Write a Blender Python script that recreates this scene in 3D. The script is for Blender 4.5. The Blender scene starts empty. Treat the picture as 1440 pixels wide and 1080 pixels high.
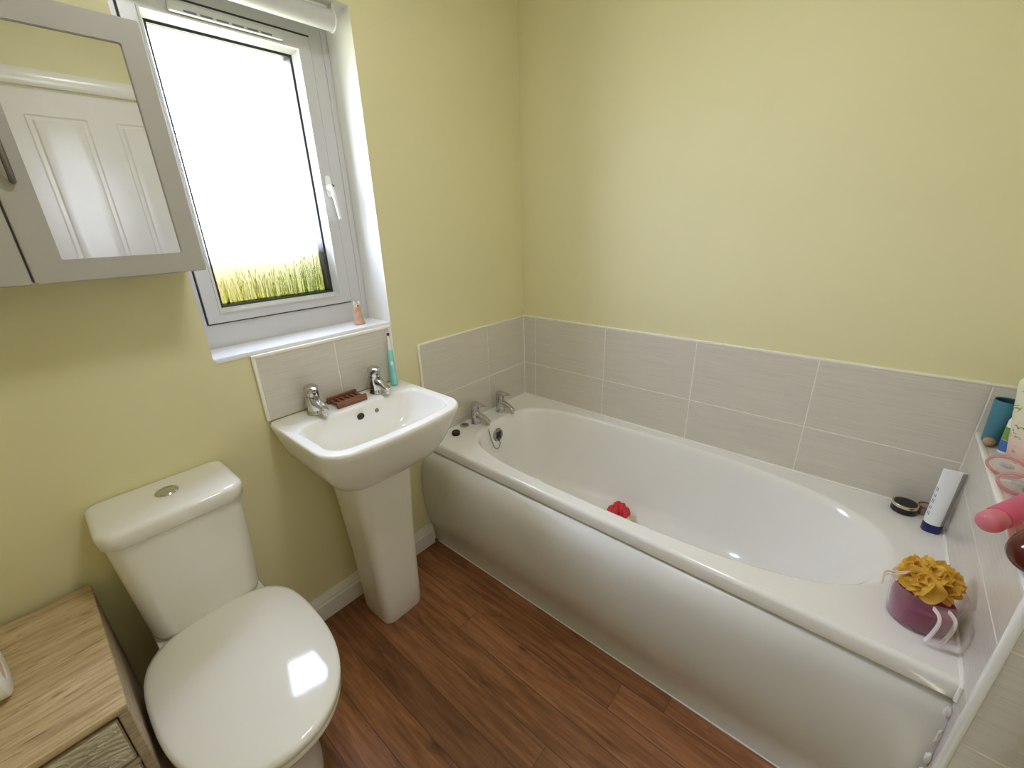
import bpy, bmesh, math, random
from mathutils import Vector, Matrix
random.seed(7)
PI = math.pi
S = bpy.context.scene
C = S.collection

# ------------------------------------------------------------------ camera
cam_data = bpy.data.cameras.new('camera')
cam = bpy.data.objects.new('camera', cam_data)
C.objects.link(cam)
RX = Vector((0.7611737954406244, 0.6479568223787484, -0.027684101346078897))
RY = Vector((0.21325380263502677, -0.2903716483788966, -0.9328489274686558))
RZ = Vector((-0.6124845049437626, 0.7041564188094478, -0.35920254600049395))
cam.matrix_world = Matrix(((RX.x, -RY.x, -RZ.x, 1.38687),
                           (RX.y, -RY.y, -RZ.y, -1.70138),
                           (RX.z, -RY.z, -RZ.z, 1.43134),
                           (0, 0, 0, 1)))
cam_data.sensor_width = 36.0
cam_data.lens = 597.3756 / 1440 * 36.0
cam_data.clip_start = 0.02
S.camera = cam

# ------------------------------------------------------------------ world and light
S.view_settings.view_transform = 'Standard'
S.view_settings.look = 'None'
S.view_settings.gamma = 1.0
S.view_settings.exposure = 1.38
SKY = 11.0
w = bpy.data.worlds.new('sky')
S.world = w
w.use_nodes = True
nt = w.node_tree
nt.nodes.clear()
wo = nt.nodes.new('ShaderNodeOutputWorld')
wb = nt.nodes.new('ShaderNodeBackground')
tc = nt.nodes.new('ShaderNodeTexCoord')
sp = nt.nodes.new('ShaderNodeSeparateXYZ')
cr = nt.nodes.new('ShaderNodeValToRGB')
mp = nt.nodes.new('ShaderNodeMapRange')
mp.inputs['From Min'].default_value = -0.35
mp.inputs['From Max'].default_value = 0.5
nt.links.new(tc.outputs['Generated'], sp.inputs[0])
nt.links.new(sp.outputs['Z'], mp.inputs['Value'])
nt.links.new(mp.outputs['Result'], cr.inputs[0])
cr.color_ramp.elements[0].color = (0.42, 0.44, 0.34, 1)
cr.color_ramp.elements[1].color = (0.73, 0.82, 1.18, 1)
e = cr.color_ramp.elements.new(0.4)
e.color = (0.58, 0.61, 0.66, 1)
e = cr.color_ramp.elements.new(0.5)
e.color = (0.82, 0.875, 1.16, 1)
nt.links.new(cr.outputs[0], wb.inputs['Color'])
wb.inputs['Strength'].default_value = SKY
nt.links.new(wb.outputs[0], wo.inputs['Surface'])

pl = bpy.data.lights.new('window_portal', 'AREA')
pl.shape = 'RECTANGLE'
pl.size = 0.46
pl.size_y = 0.82
pl.cycles.is_portal = True
po = bpy.data.objects.new('window_portal', pl)
po.location = (-0.24, -1.105, 1.57)
po.rotation_euler = (0, -PI / 2, 0)
C.objects.link(po)

S.cycles.max_bounces = 14
S.cycles.diffuse_bounces = 10
S.cycles.glossy_bounces = 6
S.cycles.transmission_bounces = 8
S.cycles.transparent_max_bounces = 16
S.cycles.sample_clamp_indirect = 6.0
S.cycles.caustics_reflective = False
S.cycles.caustics_refractive = False


# ------------------------------------------------------------------ materials
def srgb(r, g, b):
    f = lambda c: (c / 255 / 12.92) if c / 255 <= 0.04045 else ((c / 255 + 0.055) / 1.055) ** 2.4
    return (f(r), f(g), f(b), 1.0)


class NT:
    def __init__(self, name):
        self.m = bpy.data.materials.new(name)
        self.m.use_nodes = True
        self.t = self.m.node_tree
        self.t.nodes.clear()
        self.out = self.t.nodes.new('ShaderNodeOutputMaterial')

    def n(self, typ, **kw):
        nd = self.t.nodes.new(typ)
        for k, v in kw.items():
            if k.startswith('i_'):
                nd.inputs[k[2:].replace('_', ' ')].default_value = v
            else:
                setattr(nd, k, v)
        return nd

    def l(self, a, b):
        self.t.links.new(a, b)

    def bsdf(self, col, rough, **kw):
        b = self.n('ShaderNodeBsdfPrincipled')
        b.inputs['Base Color'].default_value = col
        b.inputs['Roughness'].default_value = rough
        for k, v in kw.items():
            b.inputs[k.replace('_', ' ')].default_value = v
        self.l(b.outputs[0], self.out.inputs['Surface'])
        self.b = b
        return b

    def coords(self, scale=(1, 1, 1), kind='Object'):
        tcn = self.n('ShaderNodeTexCoord')
        mpn = self.n('ShaderNodeMapping')
        mpn.inputs['Scale'].default_value = scale
        self.l(tcn.outputs[kind], mpn.inputs[0])
        return mpn.outputs[0]

    def noise(self, vec, scale, detail=4, rough=0.55, dist=0.0):
        nn = self.n('ShaderNodeTexNoise')
        nn.inputs['Scale'].default_value = scale
        nn.inputs['Detail'].default_value = detail
        nn.inputs['Roughness'].default_value = rough
        nn.inputs['Distortion'].default_value = dist
        self.l(vec, nn.inputs['Vector'])
        return nn.outputs[0]

    def ramp(self, fac, stops):
        r = self.n('ShaderNodeValToRGB')
        el = r.color_ramp.elements
        el[0].position, el[0].color = stops[0]
        el[1].position, el[1].color = stops[-1]
        for p, c in stops[1:-1]:
            e2 = el.new(p)
            e2.color = c
        self.l(fac, r.inputs[0])
        return r.outputs[0]

    def mix(self, fac, a, b, mode='MIX'):
        mx = self.n('ShaderNodeMix', data_type='RGBA', blend_type=mode)
        for sock, val in ((mx.inputs[0], fac), (mx.inputs[6], a), (mx.inputs[7], b)):
            if hasattr(val, 'is_output'):
                self.l(val, sock)
            else:
                sock.default_value = val
        return mx.outputs[2]

    def bump(self, h, strength, dist):
        bp = self.n('ShaderNodeBump')
        bp.inputs['Strength'].default_value = strength
        bp.inputs['Distance'].default_value = dist
        self.l(h, bp.inputs['Height'])
        self.l(bp.outputs[0], self.b.inputs['Normal'])


def simple(name, col, rough, nscale=30.0, var=0.04, bump=0.0, **kw):
    """plain surface with slight procedural tone variation"""
    q = NT(name)
    q.bsdf(col, rough, **kw)
    v = q.coords()
    f = q.noise(v, nscale)
    dk = tuple(c * (1 - var) for c in col[:3]) + (1,)
    lt = tuple(min(1, c * (1 + var)) for c in col[:3]) + (1,)
    q.l(q.ramp(f, [(0.3, dk), (0.7, lt)]), q.b.inputs['Base Color'])
    if bump:
        q.bump(q.noise(v, nscale * 8, 3), bump, 0.002)
    return q.m


def paint_mat():
    q = NT('yellow_wall_paint')
    q.bsdf((1, 1, 1, 1), 0.55)
    v = q.coords()
    f = q.noise(v, 2.2, 3)
    q.l(q.ramp(f, [(0.3, (0.700, 0.658, 0.405, 1)), (0.7, (0.730, 0.686, 0.425, 1))]), q.b.inputs['Base Color'])
    q.bump(q.noise(v, 260, 3), 0.10, 0.001)
    return q.m


def tile_mat(axis):
    """beige tile with fine horizontal streaks; axis = direction across the wall that stays long"""
    q = NT('linear_beige_tile')
    q.bsdf((1, 1, 1, 1), 0.28)
    sc = {'x': (3, 3, 190), 'y': (3, 3, 190)}[axis]
    v = q.coords(sc)
    f = q.noise(v, 1.6, 5, 0.6)
    v2 = q.coords((9, 9, 420))
    g = q.noise(v2, 1.0, 3, 0.6)
    base = q.ramp(f, [(0.25, (0.516, 0.472, 0.416, 1)), (0.5, (0.628, 0.588, 0.524, 1)), (0.78, (0.705, 0.673, 0.604, 1))])
    col = q.mix(0.35, base, q.ramp(g, [(0.3, (0.542, 0.503, 0.440, 1)), (0.7, (0.705, 0.673, 0.600, 1))]))
    q.l(col, q.b.inputs['Base Color'])
    q.bump(f, 0.12, 0.001)
    return q.m


def wood_floor_mat():
    q = NT('brown_oak_floor')
    q.bsdf((1, 1, 1, 1), 0.38)
    uv = q.n('ShaderNodeUVMap')
    att = q.n('ShaderNodeAttribute', attribute_name='plank', attribute_type='GEOMETRY')
    # shift the grain of every plank
    comb = q.n('ShaderNodeCombineXYZ')
    mul = q.n('ShaderNodeMath', operation='MULTIPLY')
    mul.inputs[1].default_value = 37.0
    q.l(att.outputs['Fac'], mul.inputs[0])
    q.l(mul.outputs[0], comb.inputs[2])
    add = q.n('ShaderNodeVectorMath', operation='ADD')
    q.l(uv.outputs[0], add.inputs[0])
    q.l(comb.outputs[0], add.inputs[1])
    mpn = q.n('ShaderNodeMapping')
    mpn.inputs['Scale'].default_value = (2.2, 26, 1)
    q.l(add.outputs[0], mpn.inputs[0])
    f = q.noise(mpn.outputs[0], 1.5, 7, 0.62, 1.2)
    mp2 = q.n('ShaderNodeMapping')
    mp2.inputs['Scale'].default_value = (9, 150, 1)
    q.l(add.outputs[0], mp2.inputs[0])
    g = q.noise(mp2.outputs[0], 1.0, 4, 0.65)
    mp3 = q.n('ShaderNodeMapping')
    mp3.inputs['Scale'].default_value = (3.0, 9.0, 1)
    q.l(add.outputs[0], mp3.inputs[0])
    k = q.noise(mp3.outputs[0], 1.7, 3, 0.5, 0.6)
    base = q.ramp(f, [(0.28, (0.120, 0.053, 0.024, 1)), (0.5, (0.235, 0.115, 0.056, 1)), (0.75, (0.350, 0.190, 0.102, 1))])
    fine = q.ramp(g, [(0.3, (0.72, 0.70, 0.68, 1)), (0.7, (1.12, 1.12, 1.12, 1))])
    col = q.mix(0.8, base, fine, 'MULTIPLY')
    knots = q.ramp(k, [(0.22, (0.30, 0.24, 0.22, 1)), (0.36, (1, 1, 1, 1))])
    col = q.mix(1.0, col, knots, 'MULTIPLY')
    tone = q.ramp(att.outputs['Fac'], [(0.0, (0.76, 0.62, 0.50, 1)), (0.5, (1.06, 0.88, 0.72, 1)), (1.0, (1.42, 1.22, 1.04, 1))])
    col = q.mix(1.0, col, tone, 'MULTIPLY')
    # printed seam
    uvs = q.n('ShaderNodeUVMap', uv_map='edge')
    sx = q.n('ShaderNodeSeparateXYZ')
    q.l(uvs.outputs[0], sx.inputs[0])

    def edge(o, width):
        a = q.n('ShaderNodeMath', operation='SUBTRACT')
        a.inputs[1].default_value = 0.5
        q.l(o, a.inputs[0])
        b = q.n('ShaderNodeMath', operation='ABSOLUTE')
        q.l(a.outputs[0], b.inputs[0])
        c = q.n('ShaderNodeMath', operation='GREATER_THAN')
        c.inputs[1].default_value = 0.5 - width
        q.l(b.outputs[0], c.inputs[0])
        return c.outputs[0]
    mx = q.n('ShaderNodeMath', operation='MAXIMUM')
    q.l(edge(sx.outputs[0], 0.0009), mx.inputs[0])
    q.l(edge(sx.outputs[1], 0.011), mx.inputs[1])
    col = q.mix(mx.outputs[0], col, (0.07, 0.032, 0.016, 1))
    q.l(col, q.b.inputs['Base Color'])
    q.bump(g, 0.10, 0.001)
    return q.m


def mango_mat(name, lo, mid, hi, scale=(26, 2.4, 26), carve=False):
    q = NT(name)
    q.bsdf((1, 1, 1, 1), 0.6)
    v = q.coords(scale)
    f = q.noise(v, 1.8, 7, 0.65, 0.9)
    v2 = q.coords(tuple(s * 5 for s in scale))
    g = q.noise(v2, 1.3, 4, 0.6)
    base = q.ramp(f, [(0.28, lo), (0.5, mid), (0.72, hi)])
    col = q.mix(0.55, base, q.ramp(g, [(0.28, (0.55, 0.5, 0.45, 1)), (0.62, (1.08, 1.08, 1.08, 1))]), 'MULTIPLY')
    v3 = q.coords(tuple(x * 2.2 for x in scale))
    fl_ = q.noise(v3, 2.6, 4, 0.7, 0.4)
    col = q.mix(1.0, col, q.ramp(fl_, [(0.33, (0.52, 0.46, 0.40, 1)), (0.43, (1, 1, 1, 1))]), 'MULTIPLY')
    q.l(col, q.b.inputs['Base Color'])
    q.bump(g, 0.25, 0.002)
    return q.m


def carved_mat():
    q = NT('carved_grey_wood')
    q.bsdf((1, 1, 1, 1), 0.65)
    v = q.coords((1, 1, 1))
    wv = q.n('ShaderNodeTexWave', wave_type='RINGS', rings_direction='X')
    wv.inputs['Scale'].default_value = 26
    wv.inputs['Distortion'].default_value = 7.0
    wv.inputs['Detail'].default_value = 1.5
    wv.inputs['Detail Scale'].default_value = 1.2
    q.l(v, wv.inputs['Vector'])
    f = q.noise(v, 60, 4)
    col = q.mix(0.5, q.ramp(f, [(0.3, (0.46, 0.41, 0.31, 1)), (0.7, (0.60, 0.55, 0.44, 1))]),
                q.ramp(wv.outputs[0], [(0.25, (0.80, 0.78, 0.75, 1)), (0.6, (1.15, 1.15, 1.12, 1))]), 'MULTIPLY')
    q.l(col, q.b.inputs['Base Color'])
    q.bump(wv.outputs[0], 0.5, 0.003)
    return q.m


def facing(q, lo, hi):
    lw = q.n('ShaderNodeLayerWeight')
    lw.inputs[0].default_value = 0.5
    pw = q.n('ShaderNodeMath', operation='POWER')
    pw.inputs[1].default_value = 4.0
    q.l(lw.outputs['Facing'], pw.inputs[0])
    mr = q.n('ShaderNodeMapRange')
    mr.inputs['To Min'].default_value = lo
    mr.inputs['To Max'].default_value = hi
    q.l(pw.outputs[0], mr.inputs['Value'])
    return mr.outputs[0]


def clear_mat(name, col, rough, alpha, spec=0.5):
    """clear plastic: see-through body with a glossy coat"""
    q = NT(name)
    t = q.n('ShaderNodeBsdfTransparent')
    t.inputs[0].default_value = col
    p = q.n('ShaderNodeBsdfPrincipled')
    p.inputs['Base Color'].default_value = col
    p.inputs['Roughness'].default_value = rough
    p.inputs['Specular IOR Level'].default_value = spec
    v = q.coords()
    f = q.noise(v, 40)
    mr = q.n('ShaderNodeMapRange')
    mr.inputs['To Min'].default_value = max(0, alpha - 0.05)
    mr.inputs['To Max'].default_value = min(1, alpha + 0.05)
    q.l(f, mr.inputs['Value'])
    fr = facing(q, 0.0, 0.55)
    ad = q.n('ShaderNodeMath', operation='ADD', use_clamp=True)
    q.l(mr.outputs[0], ad.inputs[0])
    q.l(fr, ad.inputs[1])
    m = q.n('ShaderNodeMixShader')
    q.l(ad.outputs[0], m.inputs[0])
    q.l(t.outputs[0], m.inputs[1])
    q.l(p.outputs[0], m.inputs[2])
    q.l(m.outputs[0], q.out.inputs['Surface'])
    return q.m


def pane_mat():
    q = NT('window_glass')
    t = q.n('ShaderNodeBsdfTransparent')
    t.inputs[0].default_value = (0.97, 0.98, 0.97, 1)
    g = q.n('ShaderNodeBsdfGlossy')
    g.inputs['Roughness'].default_value = 0.02
    m = q.n('ShaderNodeMixShader')
    q.l(facing(q, 0.035, 0.5), m.inputs[0])
    q.l(t.outputs[0], m.inputs[1])
    q.l(g.outputs[0], m.inputs[2])
    q.l(m.outputs[0], q.out.inputs['Surface'])
    return q.m


def print_mat(name, col):
    """translucent printed ink on a window film"""
    q = NT(name)
    t = q.n('ShaderNodeBsdfTransparent')
    v = q.coords((1, 60, 30))
    f = q.noise(v, 2.0)
    hi = tuple(min(1, c * 1.6) for c in col[:3]) + (1,)
    q.l(q.ramp(f, [(0.3, col), (0.7, hi)]), t.inputs[0])
    q.l(t.outputs[0], q.out.inputs['Surface'])
    return q.m


def net_mat():
    q = NT('yellow_nylon_net')
    v = q.coords()
    c = q.ramp(q.noise(v, 90), [(0.3, (0.84, 0.56, 0.09, 1)), (0.7, (0.90, 0.66, 0.16, 1))])
    d = q.n('ShaderNodeBsdfDiffuse')
    t = q.n('ShaderNodeBsdfTranslucent')
    m = q.n('ShaderNodeMixShader')
    m.inputs[0].default_value = 0.45
    q.l(c, d.inputs[0])
    q.l(c, t.inputs[0])
    q.l(d.outputs[0], m.inputs[1])
    q.l(t.outputs[0], m.inputs[2])
    q.l(m.outputs[0], q.out.inputs['Surface'])
    return q.m


def haze_mat():
    q = NT('painted_ground_haze')  # tint dims the sky low down, painting the hazy bright ground outside
    t = q.n('ShaderNodeBsdfTransparent')
    v = q.coords((1, 1, 1))
    sx = q.n('ShaderNodeSeparateXYZ')
    q.l(v, sx.inputs[0])
    mr = q.n('ShaderNodeMapRange')
    mr.inputs['From Min'].default_value = 0.121
    mr.inputs['From Max'].default_value = 0.30
    q.l(sx.outputs['Z'], mr.inputs['Value'])
    mr2 = q.n('ShaderNodeMapRange')
    mr2.inputs['From Min'].default_value = -0.178
    mr2.inputs['From Max'].default_value = 0.176
    q.l(sx.outputs['Y'], mr2.inputs['Value'])
    a = q.ramp(mr.outputs[0], [(0.0, (0.0609, 0.0511, 0.0187, 1)), (0.35, (0.0688, 0.0583, 0.0292, 1)), (0.65, (0.0992, 0.0878, 0.0604, 1)), (1.0, (0.9, 0.9, 0.9, 1))])
    b = q.ramp(mr.outputs[0], [(0.0, (0.0529, 0.0536, 0.0282, 1)), (0.45, (0.0609, 0.0593, 0.0374, 1)), (0.75, (0.0992, 0.0903, 0.0709, 1)), (1.0, (0.9, 0.9, 0.9, 1))])
    q.l(q.mix(mr2.outputs[0], a, b), t.inputs[0])
    q.l(t.outputs[0], q.out.inputs['Surface'])
    return q.m


def mirror_mat():
    q = NT('mirror_silver')
    q.bsdf((0.62, 0.61, 0.58, 1), 0.015, Metallic=1.0)
    return q.m


def chrome_mat():
    q = NT('chrome')
    q.bsdf((0.58, 0.575, 0.56, 1), 0.07, Metallic=1.0)
    v = q.coords()
    mr = q.n('ShaderNodeMapRange')
    mr.inputs['To Min'].default_value = 0.05
    mr.inputs['To Max'].default_value = 0.12
    q.l(q.noise(v, 60), mr.inputs['Value'])
    q.l(mr.outputs[0], q.b.inputs['Roughness'])
    return q.m


def leaf_print_mat():
    """pale pouch with rows of leafy green line print and pinkish foot"""
    q = NT('leaf_printed_pouch')
    q.bsdf((1, 1, 1, 1), 0.35)
    v = q.coords((1, 1, 1))
    wv = q.n('ShaderNodeTexWave', wave_type='BANDS', bands_direction='DIAGONAL')
    wv.inputs['Scale'].default_value = 55
    wv.inputs['Distortion'].default_value = 9
    wv.inputs['Detail'].default_value = 2
    q.l(v, wv.inputs['Vector'])
    blot = q.noise(v, 24, 3)
    msk = q.ramp(blot, [(0.50, (0, 0, 0, 1)), (0.58, (1, 1, 1, 1))])
    ln = q.ramp(wv.outputs[0], [(0.15, (1, 1, 1, 1)), (0.35, (0, 0, 0, 1))])
    fac = q.mix(1.0, msk, ln, 'MULTIPLY')
    sx = q.n('ShaderNodeSeparateXYZ')
    q.l(v, sx.inputs[0])
    base = q.ramp(sx.outputs['Z'], [(0.0, (0.66, 0.40, 0.38, 1)), (0.07, (0.72, 0.62, 0.50, 1)), (0.16, (0.72, 0.74, 0.50, 1))])
    col = q.mix(fac, base, (0.20, 0.25, 0.10, 1))
    q.l(col, q.b.inputs['Base Color'])
    return q.m


M = dict(
    paint=paint_mat(),
    reveal=simple('white_reveal_paint', (0.76, 0.75, 0.70, 1), 0.5, 4, 0.02),
    upvc=simple('white_upvc', (0.56, 0.555, 0.55, 1), 0.25, 6, 0.015),
    gasket=simple('black_rubber_gasket', (0.015, 0.015, 0.018, 1), 0.5),
    tile=tile_mat('x'),
    grout=simple('pale_grout', (0.84, 0.80, 0.74, 1), 0.8, 40, 0.05),
    tiletrim=simple('white_tile_trim', (0.86, 0.83, 0.77, 1), 0.3, 10, 0.02),
    sill=simple('white_gloss_sill', (0.80, 0.81, 0.84, 1), 0.16, 10, 0.01),
    ceramic=simple('white_glazed_ceramic', (0.79, 0.775, 0.73, 1), 0.10, 5, 0.012),
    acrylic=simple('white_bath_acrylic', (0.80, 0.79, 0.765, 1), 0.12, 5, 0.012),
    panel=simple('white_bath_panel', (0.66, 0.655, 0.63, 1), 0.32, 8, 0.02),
    seatplastic=simple('white_toilet_seat', (0.79, 0.77, 0.71, 1), 0.08, 5, 0.01),
    gloss=simple('white_gloss_woodwork', (0.80, 0.79, 0.75, 1), 0.22, 10, 0.02),
    cabinet=simple('pale_grey_cabinet_paint', (0.40, 0.385, 0.35, 1), 0.35, 12, 0.02),
    ceiling=simple('white_ceiling_paint', (0.82, 0.81, 0.76, 1), 0.7, 20, 0.02),
    chrome=chrome_mat(),
    mirror=mirror_mat(),
    darkchrome=simple('dull_chrome', (0.36, 0.35, 0.33, 1), 0.22, 20, 0.08, Metallic=1.0),
    darkmetal=simple('dark_pewter', (0.22, 0.21, 0.19, 1), 0.35, 20, 0.1, Metallic=0.9),
    black=simple('black_plastic', (0.010, 0.010, 0.013, 1), 0.28),
    blackrubber=simple('black_rubber', (0.008, 0.008, 0.008, 1), 0.6),
    pane=pane_mat(),
    floor=wood_floor_mat(),
    chest=mango_mat('mango_wood_top', (0.36, 0.25, 0.13, 1), (0.56, 0.425, 0.25, 1), (0.68, 0.55, 0.36, 1)),
    chestframe=mango_mat('greyed_mango_wood', (0.27, 0.21, 0.135, 1), (0.40, 0.32, 0.22, 1), (0.50, 0.42, 0.31, 1), (8, 8, 60)),
    carved=carved_mat(),
    paper=simple('white_tissue_paper', (0.86, 0.86, 0.86, 1), 0.9, 120, 0.03, 0.2),
    soapwood=mango_mat('reddish_slat_wood', (0.11, 0.038, 0.018, 1), (0.22, 0.085, 0.042, 1), (0.32, 0.145, 0.08, 1), (60, 4, 60)),
    teal=simple('aqua_brush_plastic', (0.22, 0.60, 0.56, 1), 0.3, 30, 0.03),
    whiteplastic=simple('white_plastic', (0.82, 0.82, 0.80, 1), 0.3, 30, 0.02),
    navy=simple('navy_plastic', (0.012, 0.018, 0.11, 1), 0.3, 30, 0.1),
    gold=simple('pale_gold_metal', (0.75, 0.66, 0.45, 1), 0.25, 30, 0.05, Metallic=1.0),
    red=simple('red_foam', (0.60, 0.025, 0.035, 1), 0.6, 40, 0.12, 0.3),
    cream=simple('cream_foam', (0.62, 0.50, 0.33, 1), 0.6, 40, 0.1),
    figurine=simple('pinkish_beige_clay', (0.60, 0.38, 0.26, 1), 0.5, 60, 0.15),
    figwhite=simple('cream_white_clay', (0.80, 0.74, 0.62, 1), 0.5, 60, 0.05),
    tealcup=simple('teal_blue_tumbler', (0.055, 0.20, 0.27, 1), 0.45, 20, 0.08),
    tealdark=simple('dark_teal_inside', (0.02, 0.075, 0.095, 1), 0.5, 20, 0.08),
    tan=simple('tan_wood_ball', (0.42, 0.27, 0.13, 1), 0.5, 60, 0.2),
    blue=simple('blue_label', (0.06, 0.16, 0.42, 1), 0.3, 20, 0.1),
    green=simple('green_label', (0.16, 0.33, 0.07, 1), 0.35, 20, 0.15),
    tubewhite=simple('white_soft_tube', (0.78, 0.80, 0.83, 1), 0.25, 20, 0.02),
    tubeshade_lensmark=simple('tube_shade_lens_grey', (0.30, 0.29, 0.29, 1), 0.3, 30, 0.1),
    pouch=leaf_print_mat(),
    brown=simple('dark_red_brown_plastic', (0.085, 0.016, 0.010, 1), 0.10, 20, 0.1),
    pink=clear_mat('pink_clear_plastic', (0.86, 0.22, 0.40, 1), 0.15, 0.45),
    pinkrim=clear_mat('pink_soft_rim', (0.85, 0.32, 0.40, 1), 0.2, 0.55),
    clear=clear_mat('clear_plastic', (0.93, 0.90, 0.89, 1), 0.12, 0.16),
    film=clear_mat('clear_wrapping', (0.95, 0.93, 0.93, 1), 0.15, 0.10),
    jug=clear_mat('clear_jug_plastic', (0.96, 0.91, 0.92, 1), 0.16, 0.05, 0.5),
    jughandle=clear_mat('milky_jug_handle', (0.94, 0.91, 0.92, 1), 0.2, 0.60, 0.5),
    purple=clear_mat('purple_tinted_plastic', (0.27, 0.030, 0.14, 1), 0.45, 0.97, 0.1),
    blush=simple('pink_blush_powder', (0.42, 0.26, 0.22, 1), 0.6, 50, 0.1),
    yellow=net_mat(),
    cord=simple('cream_cord', (0.70, 0.58, 0.45, 1), 0.6, 60, 0.05),
    greyprint=simple('grey_print', (0.10, 0.11, 0.16, 1), 0.5),
    greymark=simple('pale_grey_print', (0.40, 0.39, 0.36, 1), 0.3),
    sealant=simple('white_silicone', (0.80, 0.79, 0.76, 1), 0.35, 20, 0.02),
    grassA=print_mat('green_grass_print', (0.44, 0.50, 0.26, 1)),
    grassB=print_mat('yellow_grass_print', (0.66, 0.64, 0.40, 1)),
    haze=haze_mat(),
    fillglow=None,
)
q = NT('fill_lamp_diffuser')  # emitter of the added fill lamp overhead
em = q.n('ShaderNodeEmission')
em.inputs[0].default_value = (0.95, 0.96, 1.0, 1)
FILL_LAMP = 14.0
em.inputs[1].default_value = FILL_LAMP
q.l(em.outputs[0], q.out.inputs['Surface'])
M['fillglow'] = q.m

# ------------------------------------------------------------------ mesh helpers
OFF = {}


def V(*a):
    return Vector(a)


def obj(name, bm, mat, parent=None, ang=35, local=False):
    me = bpy.data.meshes.new(name)
    if parent is not None and not local:
        bmesh.ops.translate(bm, vec=-OFF[parent.name], verts=bm.verts)
    bmesh.ops.recalc_face_normals(bm, faces=bm.faces)
    bm.to_mesh(me)
    bm.free()
    me.polygons.foreach_set('use_smooth', [True] * len(me.polygons))
    me.set_sharp_from_angle(angle=math.radians(ang))
    for mm in (mat if isinstance(mat, (list, tuple)) else [mat]):
        me.materials.append(M[mm])
    o = bpy.data.objects.new(name, me)
    C.objects.link(o)
    if parent is not None:
        o.parent = parent
        OFF[o.name] = OFF[parent.name]
    else:
        OFF[o.name] = V(0, 0, 0)
    return o


def tag(o, label, cat, group=None):
    o['label'] = label
    o['category'] = cat
    if group:
        o['group'] = group
    return o


def thing(name, label, cat, loc=(0, 0, 0), group=None, rot=(0, 0, 0)):
    o = bpy.data.objects.new(name, None)
    o.empty_display_size = 0.05
    C.objects.link(o)
    o.location = loc
    o.rotation_euler = rot
    OFF[o.name] = Vector(loc)
    return tag(o, label, cat, group)


def single(name, bm, mat, label, cat, loc, group=None, ang=35):
    """a thing that is one mesh, origin at loc"""
    bmesh.ops.translate(bm, vec=-Vector(loc), verts=bm.verts)
    o = obj(name, bm, mat, None, ang)
    o.location = loc
    OFF[o.name] = Vector(loc)
    return tag(o, label, cat, group)


def struct(name, bm, mat, parent=None, ang=35):
    o = obj(name, bm, mat, parent, ang)
    if parent is None:
        o['kind'] = 'structure'
    return o


def B():
    return bmesh.new()


def box(bm, x0, x1, y0, y1, z0, z1, bev=0.0, seg=2, mi=0):
    r = bmesh.ops.create_cube(bm, size=1.0)
    vs = r['verts']
    for v in vs:
        v.co = V(x0 + (v.co.x + .5) * (x1 - x0), y0 + (v.co.y + .5) * (y1 - y0), z0 + (v.co.z + .5) * (z1 - z0))
    fs = set(f for v in vs for f in v.link_faces)
    if bev > 0:
        es = list(set(ed for v in vs for ed in v.link_edges))
        rr = bmesh.ops.bevel(bm, geom=es, offset=bev, segments=seg, affect='EDGES', profile=0.5)
        fs = set(f for f in fs if f.is_valid) | set(rr['faces'])
    for f in fs:
        f.material_index = mi
    return fs


def loft(bm, rings, cap0=True, cap1=True, mi=0, close=True):
    rv = [[bm.verts.new(p) for p in r] for r in rings]
    n = len(rv[0])
    for a, b in zip(rv[:-1], rv[1:]):
        for i in range(n if close else n - 1):
            j = (i + 1) % n
            try:
                f = bm.faces.new((a[i], a[j], b[j], b[i]))
                f.material_index = mi
            except ValueError:
                pass
    if cap0:
        bm.faces.new(list(reversed(rv[0]))).material_index = mi
    if cap1:
        bm.faces.new(rv[-1]).material_index = mi
    return rv


def lathe(bm, prof, loc=(0, 0, 0), mat=None, seg=32, mi=0, cap=True, sx=1.0, sy=1.0):
    mat = mat or Matrix()
    rings = []
    for r, z in prof:
        rings.append([mat @ V(r * math.cos(2 * PI * i / seg) * sx, r * math.sin(2 * PI * i / seg) * sy, z) + Vector(loc) for i in range(seg)])
    loft(bm, rings, cap, cap, mi)


def tube(bm, pts, rad, seg=10, mi=0, cap=True):
    pts = [Vector(p) for p in pts]
    rings = []
    up = V(0, 0, 1)
    prev = None
    for i, p in enumerate(pts):
        t = (pts[min(i + 1, len(pts) - 1)] - pts[max(i - 1, 0)]).normalized()
        if prev is None:
            a = t.cross(up)
            if a.length < 1e-3:
                a = t.cross(V(1, 0, 0))
            a.normalize()
        else:
            a = (prev - t * prev.dot(t)).normalized()
        prev = a
        b = t.cross(a)
        r = rad[i] if isinstance(rad, (list, tuple)) else rad
        rings.append([p + (a * math.cos(2 * PI * k / seg) + b * math.sin(2 * PI * k / seg)) * r for k in range(seg)])
    loft(bm, rings, cap, cap, mi)


def smooth_path(pts, n=8):
    pts = [Vector(p) for p in pts]
    P = [pts[0] * 2 - pts[1]] + pts + [pts[-1] * 2 - pts[-2]]
    out = []
    for i in range(1, len(P) - 2):
        p0, p1, p2, p3 = P[i - 1:i + 3]
        for k in range(n):
            t = k / n
            out.append(0.5 * ((2 * p1) + (p2 - p0) * t + (2 * p0 - 5 * p1 + 4 * p2 - p3) * t * t + (3 * p1 - p0 - 3 * p2 + p3) * t ** 3))
    out.append(pts[-1])
    return out


def interp(prof, t):
    """piecewise-smooth interpolation of [(t, value...)]"""
    for (a, *va), (b, *vb) in zip(prof[:-1], prof[1:]):
        if a <= t <= b:
            s = (t - a) / (b - a)
            return [x + (y - x) * s for x, y in zip(va, vb)]
    return list(prof[-1][1:])


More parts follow.
